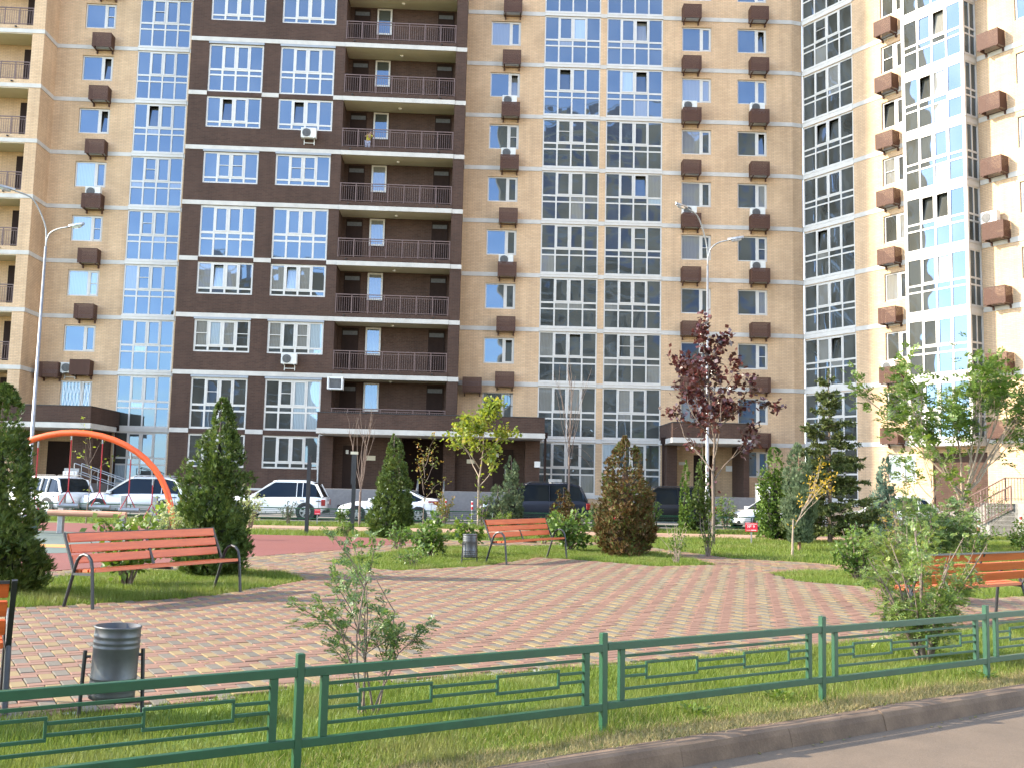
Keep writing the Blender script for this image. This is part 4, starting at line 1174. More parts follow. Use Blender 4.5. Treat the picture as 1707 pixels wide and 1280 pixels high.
# ------------------------------------------------------------------ litter bins
def bin_(p, rz, s, label, tilt=0.0):
    t = thing('litter_bin', label, 'bin', (p[0], p[1], 0), rz, 'grey metal bins by the benches')
    t.scale = (s, s, s)
    r, h = 0.148, 0.475
    prof = [(0.0, 0.0), (r, 0.0), (r, 0.03)]
    def bead(z): return [(r, z - 0.012), (r + 0.0035, z - 0.004), (r + 0.0035, z + 0.004), (r, z + 0.012)]
    for z in (0.06, 0.10, 0.135): prof += bead(z)
    for z in (0.335, 0.37, 0.41): prof += bead(z)
    prof += [(r, h - 0.02), (r + 0.004, h - 0.01), (r + 0.004, h), (r - 0.006, h), (r - 0.006, 0.05), (0.0, 0.04)]
    drum = MB().lathe(prof, 32, cap=False).mesh('drum', MT['bin'], smooth=True)
    ob('drum', drum, t, (0, 0, 0.125), (0, tilt, 0))
    for sx in (-1, 1):
        MB().tube([(sx * 0.20, 0, 0.0), (sx * 0.182, 0, 0.44)], 0.013, 8).tube([(sx * 0.183, 0, 0.40), (sx * 0.145, 0, 0.40)], 0.01, 6).ob('stand_post', MT['black'], t)
    MB().beam((-0.195, 0, 0.085), (0.195, 0, 0.085), 0.03, 0.008).ob('stand_bar', MT['black'], t)
bin_((-2.66, 6.88), R(22), 1.0, 'large grey ribbed metal bin near the front fence on the left', R(2.0))
bin_((-0.80, 20.75), R(40), 1.0, 'small-looking grey metal bin beside the far bench')

# ------------------------------------------------------------------ street lamps
def lamp(p, rz, h, label, arms):
    t = thing('street_lamp', label, 'street lamp', (p[0], p[1], 0), rz, 'double-armed street lamps')
    MB().tube([(0, 0, 0.2), (0, 0, 1.6), (0, 0, 1.65), (0, 0, h)], [0.11, 0.10, 0.075, 0.045], 12).ob('pole', MT['galv'], t, smooth=True)
    MB().lathe([(0.26, 0.0), (0.25, 0.04), (0.15, 0.28), (0.115, 0.36)], 14).ob('base', MT['galv'], t, smooth=True)
    for ax, ay, az, bow in arms:
        pts = [(0, 0, h - 0.1), (ax * 0.03, ay * 0.03, h + az * 0.35), (ax * bow * 0.35, ay * bow * 0.35, h + az * 0.72), (ax * 0.55, ay * 0.55, h + az * 0.93), (ax, ay, h + az)]
        P = [Vector(q) for q in pts]
        sm = []
        for i in range(13):
            u = i / 12 * (len(P) - 1); j = min(int(u), len(P) - 2); f = u - j
            p0, p1, p2, p3 = P[max(j - 1, 0)], P[j], P[j + 1], P[min(j + 2, len(P) - 1)]
            sm.append(0.5 * ((2 * p1) + (p2 - p0) * f + (2 * p0 - 5 * p1 + 4 * p2 - p3) * f * f + (3 * p1 - p0 - 3 * p2 + p3) * f ** 3))
        MB().tube(sm, 0.030, 8).ob('arm', MT['galv'], t, smooth=True)
        d = Vector((ax, ay, 0.12 * abs(az))).normalized()
        q = sm[-1]
        a = math.atan2(ay, ax)
        hd = MB().rings([[(x, y * w, z) for y, z in ((-0.10, 0.0), (-0.09, 0.07), (0, 0.11), (0.09, 0.07), (0.10, 0.0), (0, -0.01))] for x, w in ((0, 0.5), (0.12, 0.9), (0.40, 1.0), (0.60, 0.7), (0.66, 0.3))])
        hdo = hd.ob('lamp_head', MT['galv'], t, tuple(q), (0, R(-6), a), smooth=False)
        gl = MB().rings([[(x, y * w, z * w - 0.012) for y, z in ((-0.085, 0.0), (-0.06, -0.07), (0, -0.095), (0.06, -0.07), (0.085, 0.0))] for x, w in ((0.14, 0.6), (0.25, 1.0), (0.42, 1.0), (0.56, 0.55))])
        gl.ob('lamp_glass', MT['chrome'], hdo)
lamp((8.14, 41.0), 0, 11.0, 'tall galvanised double-armed lamp behind the purple maple', [(-1.0, -0.7, 2.25, 0.8), (0.80, -0.25, 1.05, 0.5)])
lamp((-18.35, 38.0), 0, 10.5, 'tall galvanised double-armed lamp behind the left thuja and orange arch', [(-1.0, -0.7, 2.0, 0.8), (0.95, -0.2, 0.75, 0.5)])

# ------------------------------------------------------------------ playground
t = thing('swing_arch', 'orange tubular arch with red ropes carrying hanging steps', 'climbing frame', (-11.95, 27.2, 0))
pts = []
for i in range(25):
    a = math.pi * i / 24
    pts.append((-2.80 * math.cos(a), 0, 2.80 * math.sin(a) ** 0.82))
MB().tube(pts, 0.085, 12).ob('arch', MT['orange'], t, smooth=True)
for x, zt, zb in ((-1.0, 2.47, 0.52), (-0.10, 2.70, 0.82), (0.76, 2.62, 0.80), (1.56, 2.20, 0.74), (2.20, 1.52, 0.50)):
    rp_ = MB().tube([(x, 0, zt), (x, 0, zb + 0.42)], 0.016, 6)
    for dx, dy in ((-0.16, -0.12), (0.16, 0.12)): rp_.tube([(x, 0, zb + 0.42), (x + dx, dy, zb + 0.02)], 0.013, 6)
    ro = rp_.ob('rope', MT['rope'], t)
    MB().tube([(x, 0, zt - 0.10), (x, 0, zt + 0.08)], 0.024, 8).ob('shackle', MT['galv'], t)
    MB().tube([(x - 0.24, -0.02, zb), (x + 0.24, 0.02, zb)], 0.062, 12).tube([(x + 0.20, 0.02, zb - 0.005), (x + 0.30, 0.03, zb - 0.005)], 0.070, 12).ob('step', MT['galv'], t)
t = thing('balance_beam', 'bare wooden balance beam on grey steel posts under the orange arch', 'balance beam', (-11.9, 28.3, 0))
MB().tube([(-1.15, 0, 0.58), (1.05, 0, 0.56)], 0.085, 12).ob('beam', MT['beamwood'], t)
for x in (-0.86, 0.9, 1.78):
    MB().box(x - 0.075, x + 0.075, 0.10, 0.25, 0, 1.10).ob('post', MT['galv'], t, bevel=0.01)
t = thing('stump_seat', 'two dark green stumps carrying a grey step beside the left thuja', 'stump seat', (-13.55, 28.2, 0))
for x in (-0.35, 0.14): MB().lathe([(0.14, 0), (0.13, 0.25), (0.13, 0.46)], 12).ob('stump', MT['rubber_green'], t, (x, 0, 0))
MB().box(-0.6, 0.3, -0.15, 0.15, 0.461, 0.52).ob('step', MT['galv'], t)
t = thing('metal_post', 'dark steel post standing alone at the edge of the red rubber surface', 'post', (-6.27, 31.0, 0), 0, 'dark steel posts by the play surface')
MB().box(-0.055, 0.055, -0.05, 0.05, 0, 2.42).ob('post', MT['trim'], t); MB().lathe([(0.12, 0), (0.12, 0.02)], 10).ob('base_plate', MT['trim'], t)
t = thing('metal_post', 'dark steel post with a taller black tube on top, left of the dark green thuja', 'post', (-5.2, 33.2, 0), 0, 'dark steel posts by the play surface')
MB().box(-0.06, 0.06, -0.05, 0.05, 0, 1.55).ob('post', MT['trim'], t); MB().box(-0.10, 0.06, -0.045, 0.045, 1.551, 2.55).ob('upper_tube', MT['black'], t)
MB().box(-0.14, 0.10, -0.06, 0.06, 2.551, 2.64).ob('cap', MT['plaster'], t)

# ------------------------------------------------------------------ small signs and bollards
def sign(p, rz, w, h, zb, label, text=None):
    t = thing('red_sign', label, 'sign', (p[0], p[1], 0), rz, 'red signs on short posts')
    MB().box(-0.022, 0.022, 0.006, 0.03, -0.1, zb + h * 0.8).ob('post', MT['conc'], t)
    pn = MB().box(-w / 2, w / 2, -0.006, 0.005, zb, zb + h).ob('panel', MT['signred'], t)
    if text:
        cu = bpy.data.curves.new('lettering', 'FONT'); cu.body = text; cu.size = h * 0.46; cu.align_x = 'CENTER'; cu.align_y = 'CENTER'
        cu.extrude = 0.0006
        tmp = bpy.data.objects.new('lettering', cu); COL.objects.link(tmp)
        dg = bpy.context.evaluated_depsgraph_get()
        me = bpy.data.meshes.new_from_object(tmp.evaluated_get(dg)); me.materials.clear(); me.materials.append(MT['white'])
        bpy.data.objects.remove(tmp)
        ob('lettering', me, pn, (-0.01, -0.0075, zb + h * 0.56), (R(90), 0, 0))
    ln = MB().box(-w * 0.44, w * 0.44, -0.008, -0.0062, zb + h * 0.83, zb + h * 0.88).box(-w * 0.42, -w * 0.06, -0.008, -0.0062, zb + h * 0.13, zb + h * 0.17).box(-0.02 * w, w * 0.40, -0.008, -0.0062, zb + h * 0.12, zb + h * 0.20)
    ln.ob('printed_line', MT['white'], pn)
sign((7.55, 31.1), R(-8), 0.37, 0.27, 0.37, 'red sign with white number on a short post left of the green thuja', '\u2116 9')
sign((-7.30, 38.0), 0, 0.22, 0.20, 0.38, 'small red sign on a short post in front of the white off-road car', None)
sign((3.95, 37.6), 0, 0.18, 0.22, 0.34, 'tiny red sign left of the rust-brown thuja', None)
def bollard(p, label):
    t = thing('bollard', label, 'bollard', (p[0], p[1], 0), 0, 'red and white bollards')
    MB().tube([(0, 0, 0), (0, 0, 0.92)], 0.045, 10).ob('tube', MT['galv'], t)
    for z in (0.56, 0.76): MB().tube([(0, 0, z), (0, 0, z + 0.12)], 0.0475, 10).ob('red_band', MT['red'], t)
    for z in (0.68, 0.88): MB().tube([(0, 0, z + 0.001), (0, 0, z + 0.079 - (0.0 if z < 0.8 else 0.035))], 0.047, 10).ob('white_band', MT['white'], t)
bollard((-1.62, 43.6), 'red and white bollard at the nose of the dark blue car')
bollard((-2.95, 46.3), 'red and white bollard behind the boot of the white saloon car')
bollard((14.30, 30.4), 'red and white bollard on the right lawn beside the saplings')
bollard((19.6, 38.2), 'red and white bollard before the brown stair railing at the right edge')

# ------------------------------------------------------------------ cars
def interp(tab, x):
    for (a, *va), (b, *vb) in zip(tab, tab[1:]):
        if a <= x <= b:
            f = (x - a) / (b - a) if b > a else 0
            f = f * f * (3 - 2 * f) * 0.5 + f * 0.5
            return [p + (q - p) * f for p, q in zip(va, vb)]
    return list(tab[-1][1:]) if x > tab[-1][0] else list(tab[0][1:])

def car(p, rz, paint, L, W, H, style, label, group='cars parked along the building'):
    """front towards +x"""
    t = thing('parked_car', label, 'car', (p[0], p[1], -0.01), rz, group)
    h = L / 2
    suv = style == 'suv'
    gc = 0.24 if suv else 0.17
    belt = 0.60 * H if suv else 0.62 * H
    hood = belt + 0.0
    # lower body: x, bottom, top, half width
    if style == 'saloon':
        tab = [(-h, 0.42, 0.78, W * .36), (-h + .10, 0.26, 0.98, W * .44), (-h + .55, gc + .02, 1.03, W * .485), (-h + 1.0, gc, belt, W * .5), (0, gc, belt - .02, W * .5), (h - 1.5, gc, belt - .05, W * .5), (h - .85, gc + .01, .83, W * .485), (h - .3, gc + .02, .70, W * .45), (h - .06, .22, .60, W * .39), (h, .28, .50, W * .30)]
        roof = [(-h + .62, 1.03, .80), (-h + 1.45, H - .05, .70), (-h + 2.0, H, .70), (h - 2.2, H - .02, .70), (h - 1.15, belt - .09, .83)]
    elif style == 'suv':
        tab = [(-h, 0.48, 0.95, W * .40), (-h + .08, 0.32, belt - .02, W * .47), (-h + .5, gc + .04, belt + .02, W * .495), (-h + 1.0, gc, belt, W * .5), (0, gc, belt - .02, W * .5), (h - 1.3, gc, belt - .06, W * .5), (h - .8, gc + .02, .99, W * .49), (h - .25, gc + .04, .88, W * .455), (h - .05, .30, .74, W * .40), (h, .36, .62, W * .32)]
        roof = [(-h + .10, belt, .84), (-h + .42, H - .09, .74), (-h + .9, H, .73), (h - 2.15, H - .01, .73), (h - 1.05, belt - .05, .84)]
    else:
        tab = [(-h, 0.40, 0.80, W * .38), (-h + .10, 0.27, belt - .05, W * .45), (-h + .5, gc + .02, belt, W * .49), (0, gc, belt - .02, W * .5), (h - 1.4, gc, belt - .05, W * .5), (h - .8, gc + .01, .86, W * .485), (h - .28, gc + .02, .74, W * .45), (h - .05, .22, .62, W * .39), (h, .28, .52, W * .30)]
        roof = [(-h + .15, belt - .03, .82), (-h + .75, H - .08, .72), (-h + 1.3, H, .71), (h - 2.1, H - .02, .71), (h - 1.1, belt - .08, .83)]
    xs = [-h + L * i / 30 for i in range(31)]
    rings = []
    for x in xs:
        zb, zt, w = interp(tab, x)
        m = zb + (zt - zb) * .45
        half = [(0, zb), (w * .86, zb), (w * .97, zb + .07), (w, m), (w * .985, zt - (zt - zb) * .28), (w * .93, zt - .05), (w * .84, zt), (0, zt + .02)]
        rings.append([(x, y, z) for y, z in half] + [(x, -y, z) for y, z in reversed(half[1:-1])])
    MB().rings(rings).ob('body', MT[paint], t, smooth=True)
    # glasshouse
    gx = [roof[0][0] + (roof[-1][0] - roof[0][0]) * i / 22 for i in range(23)]
    gr, rr = [], []
    for x in gx:
        zr, ww = interp(roof, x)
        zb, zt, w = interp(tab, x)
        zb_ = zt - .03; y0 = w * .90; y1 = W * .5 * ww
        f = max(0.02, min(1, (zr - zb_) / (H - belt)))
        y1 = y0 + (y1 - y0) * f
        half = [(y0, zb_), (y1, max(zr - .07, zb_ + .004)), (y1 * .86, max(zr - .012, zb_ + .006)), (0, max(zr, zb_ + .008))]
        gr.append([(x, y, z) for y, z in half] + [(x, -y, z) for y, z in reversed(half[:-1])])
        if zr > H - .10:
            hh = [(y1 + .012, zr - .085), (y1 * .9, zr + .006), (0, zr + .02)]
            rr.append([(x, y, z) for y, z in hh] + [(x, -y, z) for y, z in reversed(hh[:-1])])
    MB().rings(gr, close=True).ob('windows', MT['carglass'], t, smooth=False)
    MB().rings(rr, close=True).ob('roof', MT[paint], t, smooth=True)
    def gpoint(x, s, e=0.012):
        zr, ww = interp(roof, x); zb, zt, w = interp(tab, x)
        f = max(0.02, min(1, (zr - zt + .03) / (H - belt)))
        y0 = w * .90; y1 = y0 + (W * .5 * ww - y0) * f
        return Vector((x, s * (y0 + e), zt - .03)), Vector((x, s * (y1 + e), zr - .06))
    pl = MB()
    xr0, xr1, xf1, xf0 = roof[0][0], roof[1][0], roof[-2][0], roof[-1][0]
    xb = xf1 - (0.95 if style != 'saloon' else 0.85)
    for s in (-1, 1):
        a = [gpoint(x, s)[1] for x in (xf0 - .02, xf0 - (xf0 - xf1) * .5, xf1)]
        pl.beam(a[0], a[1], .06, .05).beam(a[1], a[2], .06, .05)
        for x in (xb,):
            q0, q1 = gpoint(x, s); pl.beam(q0, q1, .02, .10, (0, 1, 0))
        a = [gpoint(x, s)[1] for x in (xr0 + .03, (xr0 + xr1) / 2, xr1)]
        pl.beam(a[0], a[1], .07, .09).beam(a[1], a[2], .07, .09)
        q0, q1 = gpoint(xr1 + (.55 if suv else .30), s); pl.beam(q0, q1, .02, .13 if suv else .09, (0, 1, 0))
        for xa_, xb_ in zip(gx[1:-2], gx[2:-1]):
            u0, u1 = gpoint(xa_, s, .006)[1], gpoint(xb_, s, .006)[1]
            pl.beam(u0, u1, .03, .05)
    pl.ob('pillars', MT[paint], t)
    # wheels
    r = 0.35 if suv else 0.315
    tw = 0.21
    for x in (-h + (.82 if suv else .90), h - .88):
        for s in (-1, 1):
            arch = MB().lathe([(0.0, 0), (r + .055, 0), (r + .055, .012), (0.0, .012)], 22, cap=False)
            arch.ob('wheel_arch', MT['trim'], t, (x, s * (W * .5 + .0), r), (R(-90) * s, 0, 0))
            wh = MB().lathe([(r * .62, 0), (r * .95, 0.0), (r, .03), (r, tw - .03), (r * .95, tw), (r * .62, tw)], 24).ob('wheel', MT['tyre'], t, (x, s * (W * .5 + .02), r), (R(90) * s, 0, 0), smooth=False)
            rm_ = MB()
            for k in range(5):
                a = 2 * math.pi * k / 5 + .3
                rm_.beam((0, 0, -.004), (r * .60 * math.cos(a), r * .60 * math.sin(a), -.004), .085, .012)
            rm_.lathe([(r * .66, -.012), (r * .58, -.014), (r * .58, .02), (r * .66, .02)], 20, cap=False).lathe([(.06, -.016), (.0, -.02)], 10, cap=False)
            ob('rim', rm_.mesh('rim', MT['rim']), wh)
            ob('hub', MB().lathe([(r * .60, .03), (0, .03)], 18, cap=False).mesh('hub', MT['trim']), wh)
    # lights, bumpers, mirrors, plates
    for s in (-1, 1):
        zb, zt, w = interp(tab, h - .22)
        hx = MB().rings([[(h - .62, s * w * 1.02, zt - .06), (h - .62, s * w * 1.02, zt - .17), (h - .60, s * w * .96, zt - .12)], [(h - .28, s * w * .985, zt - .02), (h - .27, s * w * 1.0, zt - .22), (h - .25, s * w * .92, zt - .12)], [(h - .06, s * w * .74, zt - .14), (h - .055, s * w * .76, zt - .26), (h - .09, s * w * .70, zt - .20)]])
        hx.ob('headlight', MT['chrome'], t)
        zb, zt, w = interp(tab, -h + .12)
        if suv: MB().box(-h - .005, -h + .17, s * w * .985 - .05, s * w * .985 + .055, zt - .36, zt - .10).ob('taillight', MT['tail'], t, bevel=.02)
        else: MB().rings([[(-h + .06, s * w * .72, zt - .20), (-h + .06, s * w * .72, zt - .05), (-h + .12, s * w * .70, zt - .1)], [(-h + .09, s * w * 1.01, zt - .24), (-h + .09, s * w * 1.00, zt - .06), (-h + .16, s * w * .9, zt - .1)], [(-h + .50, s * w * 1.075, zt - .14), (-h + .50, s * w * 1.07, zt - .06), (-h + .50, s * w * 1.0, zt - .1)]]).ob('taillight', MT['tail'], t)
        q = gpoint(xf0 - .30, s)[0]
        MB().box(q.x - .07, q.x + .09, q.y - .02 if s > 0 else q.y - .20, q.y + .20 if s > 0 else q.y + .02, q.z + .02, q.z + .16).ob('mirror', MT[paint], t, bevel=.02)
        for x in (xb - .25, xb + .62 - 1.55):
            zb, zt, w = interp(tab, x)
            MB().box(x - .10, x + .10, s * w - .005 if s > 0 else s * w - .025, s * w + .025 if s > 0 else s * w + .005, zt - .20, zt - .165).ob('door_handle', MT[paint if not suv else 'trim'], t)
    MB().box(h - .05, h + .006, -W * .27, W * .27, .50, .66 if not suv else .80).ob('grille', MT['trim'], t, bevel=.012)
    MB().box(h - .10, h - .002, -W * .34, W * .34, .24, .38).ob('bumper_intake', MT['trim'], t, bevel=.012)
    MB().box(-h + .0, -h + .14, -W * .42, W * .42, .30, .44).ob('rear_bumper', MT['trim'], t, bevel=.02)
    MB().box(h + .007, h + .014, -.26, .26, .40, .50).ob('number_plate', MT['white'], t)
    MB().box(-h - .012, -h - .003, -.26, .26, .70 if suv else .62, .80 if suv else .72).ob('number_plate', MT['white'], t)
    dl = MB()
    for s in (-1, 1):
        for x in (xb, xb - 0.95, xf0 - .12):
            zb, zt, w = interp(tab, x)
            dl.box(x - .006, x + .006, s * w - .006, s * w + .003, zb + .18, zt - .08)
    dl.ob('door_gap', MT['trim'], t)
    if suv:
        for s in (-1, 1):
            MB().tube([(xr1 + .25, s * W * .34, H + .0), (xr1 + .35, s * W * .34, H + .05), (xf1 - .2, s * W * .34, H + .045), (xf1 - .05, s * W * .34, H - .005)], .018, 6).ob('roof_rail', MT['trim'] if paint != 'carsilver' else MT['galv'], t)
    return t
car((-15.95, 42.75), R(182.5), 'carsilver', 4.45, 1.78, 1.68, 'suv', 'silver crossover car seen through the orange arch')
car((-20.15, 43.1), R(152), 'carwhite', 4.5, 1.82, 1.62, 'suv', 'white car with its rear and red lamp towards us, leftmost in the row')
car((-10.0, 43.0), R(182.7), 'carwhite', 4.32, 1.82, 1.66, 'suv', 'white off-road car with black roof rails before the dark brown wall')
car((-5.15, 42.9), R(182.5), 'carwhite', 4.37, 1.70, 1.46, 'saloon', 'white saloon car half hidden by the dark green thuja')
car((1.0, 43.4), R(182.5), 'carblue', 4.85, 1.90, 1.78, 'suv', 'dark blue off-road car behind the far bench')
car((6.55, 43.9), R(182.5), 'carblack', 4.75, 1.88, 1.72, 'suv', 'black off-road car behind the rust-brown thuja')
car((11.75, 44.1), R(200), 'carwhite', 4.55, 1.82, 1.42, 'saloon', 'white saloon car facing left, its nose beside the red sign')
car((16.95, 44.4), R(184), 'carwhite', 4.2, 1.75, 1.56, 'hatch', 'white hatchback glimpsed behind the blue-green juniper')
car((23.0, 40.4), R(120), 'carteal', 4.4, 1.78, 1.48, 'hatch', 'dark teal car at the right edge beside the stair railing')

# ------------------------------------------------------------------ person on the balcony
def person():
    base = SB.matrix_basis @ Vector((9.55, 0.42, B(5) + 0.0))
    t = thing('person', 'child in a yellow top and pale blue trousers leaning at a balcony railing', 'person', tuple(base), YAW)
    t.scale = (1.15, 1.15, 1.15)
    J = {'pel': (0, 0, .58, .085), 'ch': (.06, -.03, .80, .095), 'nk': (.12, -.05, .92, .04), 'hd': (.15, -.07, 1.03, .085), 'ht': (.16, -.07, 1.10, .07),
         'h1': (-.06, 0, .54, .065), 'k1': (-.06, -.02, .31, .05), 'a1': (-.07, .02, .06, .035), 'f1': (-.07, -.08, .03, .03),
         'h2': (.06, 0, .54, .065), 'k2': (.07, -.03, .31, .05), 'a2': (.06, .02, .06, .035), 'f2': (.06, -.08, .03, .03),
         's1': (-.05, -.03, .87, .045), 'e1': (-.08, -.16, .78, .032), 'w1': (.02, -.28, .84, .026), 'm1': (.05, -.33, .85, .022),
         's2': (.19, -.03, .87, .045), 'e2': (.27, -.14, .78, .032), 'w2': (.26, -.28, .84, .026), 'm2': (.25, -.33, .85, .022)}
    E_ = [('pel', 'ch'), ('ch', 'nk'), ('nk', 'hd'), ('hd', 'ht'), ('pel', 'h1'), ('h1', 'k1'), ('k1', 'a1'), ('a1', 'f1'), ('pel', 'h2'), ('h2', 'k2'), ('k2', 'a2'), ('a2', 'f2'),
          ('ch', 's1'), ('s1', 'e1'), ('e1', 'w1'), ('w1', 'm1'), ('ch', 's2'), ('s2', 'e2'), ('e2', 'w2'), ('w2', 'm2')]
    ks = list(J)
    def skin(name, keys, edges, grow, m, lev=1):
        me = bpy.data.meshes.new(name)
        idx = {k: i for i, k in enumerate(keys)}
        me.from_pydata([J[k][:3] for k in keys], [(idx[a], idx[b]) for a, b in edges], [])
        o = bpy.data.objects.new(name, me); COL.objects.link(o)
        o.modifiers.new('s', 'SKIN'); sd = o.modifiers.new('d', 'SUBSURF'); sd.levels = sd.render_levels = lev
        for k, i in idx.items():
            me.skin_vertices[0].data[i].radius = (J[k][3] * grow, J[k][3] * grow)
        me.skin_vertices[0].data[0].use_root = True
        dg = bpy.context.evaluated_depsgraph_get()
        m2 = bpy.data.meshes.new_from_object(o.evaluated_get(dg)); bpy.data.objects.remove(o)
        m2.materials.clear(); m2.materials.append(m)
        m2.polygons.foreach_set('use_smooth', [True] * len(m2.polygons))
        return ob(name, m2, t)
    skin('body', ks, E_, 1.0, MT['skin'], 2)
    skin('top', ['ch', 'pel', 'nk', 's1', 'e1', 's2', 'e2'], [('ch', 'pel'), ('ch', 'nk'), ('ch', 's1'), ('s1', 'e1'), ('ch', 's2'), ('s2', 'e2')], 1.18, MT['yellow'])
    skin('trousers', ['pel', 'h1', 'k1', 'a1', 'h2', 'k2', 'a2'], [('pel', 'h1'), ('h1', 'k1'), ('k1', 'a1'), ('pel', 'h2'), ('h2', 'k2'), ('k2', 'a2')], 1.22, MT['paleblue'])
    MB().lathe([(0.0, 0.075), (.05, .07), (.085, .03), (.095, -.02), (.085, -.07)], 14, cap=False).ob('hair', MT['hair'], t, (.155, -.05, 1.06), (R(18), 0, 0), smooth=True)
    for s in (-1, 1): MB().lathe([(0, .008), (.008, .004), (.009, 0), (0, -.004)], 8).ob('eye', MT['hair'], t, (.15 + s * .03, -.150, 1.04), (R(90), 0, 0))
person()

# ------------------------------------------------------------------ plants
def nrm(a): return a / (np.linalg.norm(a, axis=-1, keepdims=True) + 1e-9)
def rhombi(C, D, Nn, L, W, mid=0.45):
    S = nrm(np.cross(D, Nn)); L = np.asarray(L)[:, None]; W = np.asarray(W)[:, None]
    return np.stack([C, C + D * L * mid + S * W / 2, C + D * L, C + D * L * mid - S * W / 2], 1)

def rdir(rg, n): return nrm(rg.normal(size=(n, 3)))

LM = {}
LM['thuja'] = leaf_mat('thuja_sprays', [(0.028, 0.046, 0.012), (0.055, 0.088, 0.020), (0.09, 0.13, 0.028), (0.14, 0.16, 0.045)], 0.25, 0.55, 0.25)
LM['thujabright'] = leaf_mat('bright_thuja_sprays', [(0.045, 0.085, 0.016), (0.07, 0.13, 0.022), (0.11, 0.17, 0.03), (0.16, 0.21, 0.05)], 0.25, 0.55, 0.25)
LM['rust'] = leaf_mat('rusty_thuja_sprays', [(0.045, 0.075, 0.016), (0.08, 0.055, 0.02), (0.125, 0.058, 0.024), (0.08, 0.095, 0.026), (0.09, 0.15, 0.03)], 0.2, 0.6, 0.2)
LM['juniper'] = leaf_mat('juniper_sprays', [(0.05, 0.075, 0.038), (0.08, 0.115, 0.055), (0.115, 0.15, 0.075), (0.15, 0.185, 0.10)], 0.2, 0.6, 0.2)
LM['juniperblue'] = leaf_mat('blue_juniper_sprays', [(0.055, 0.095, 0.07), (0.085, 0.14, 0.10), (0.115, 0.175, 0.125), (0.16, 0.22, 0.16)], 0.2, 0.6, 0.2)
LM['spruce'] = leaf_mat('spruce_needles', [(0.035, 0.05, 0.018), (0.065, 0.085, 0.026), (0.10, 0.125, 0.036), (0.15, 0.16, 0.055)], 0.22, 0.55, 0.25)
LM['leaf'] = leaf_mat('green_leaves', [(0.05, 0.09, 0.02), (0.085, 0.145, 0.03), (0.125, 0.19, 0.04), (0.19, 0.23, 0.06)], 0.38)
LM['leafbright'] = leaf_mat('bright_green_leaves', [(0.052, 0.092, 0.017), (0.09, 0.145, 0.025), (0.14, 0.195, 0.034), (0.23, 0.25, 0.052)], 0.4)
LM['pinnate'] = leaf_mat('small_pinnate_leaves', [(0.07, 0.12, 0.032), (0.115, 0.175, 0.042), (0.165, 0.22, 0.05), (0.30, 0.29, 0.06)], 0.38, 0.4, 0.4)
LM['pinnatedark'] = leaf_mat('bluish_pinnate_leaves', [(0.055, 0.095, 0.036), (0.085, 0.14, 0.045), (0.12, 0.18, 0.05), (0.20, 0.23, 0.055)], 0.35, 0.4, 0.4)
LM['yellowgreen'] = leaf_mat('yellow_green_leaves', [(0.10, 0.155, 0.025), (0.18, 0.235, 0.036), (0.27, 0.30, 0.05), (0.36, 0.29, 0.05)], 0.4)
LM['yellow'] = leaf_mat('yellow_leaves', [(0.22, 0.20, 0.03), (0.42, 0.28, 0.04), (0.52, 0.34, 0.05)], 0.35)
LM['purple'] = leaf_mat('purple_leaves', [(0.022, 0.010, 0.012), (0.055, 0.018, 0.018), (0.10, 0.030, 0.026), (0.13, 0.055, 0.05)], 0.28, 0.28, 0.7)
LM['cream'] = leaf_mat('cream_edged_leaves', [(0.15, 0.20, 0.06), (0.32, 0.36, 0.14), (0.50, 0.50, 0.28)], 0.35)
LM['berry'] = leaf_mat('rowan_leaves', [(0.07, 0.11, 0.03), (0.13, 0.16, 0.035), (0.27, 0.20, 0.05), (0.38, 0.13, 0.04)], 0.35)

def lumpy(rg, m=5):
    ks = [(rg.integers(1, 5), rg.uniform(2, 7), rg.uniform(0, 6.3), rg.uniform(0.06, 0.15)) for _ in range(m)]
    return lambda th, u: 1 + sum(a * np.sin(k * th + f * u * 3.1 + p) for k, f, p, a in ks)

def plant(name, label, cat, p, group=None): return thing(name, label, cat, (p[0], p[1], -0.02), 0, group)

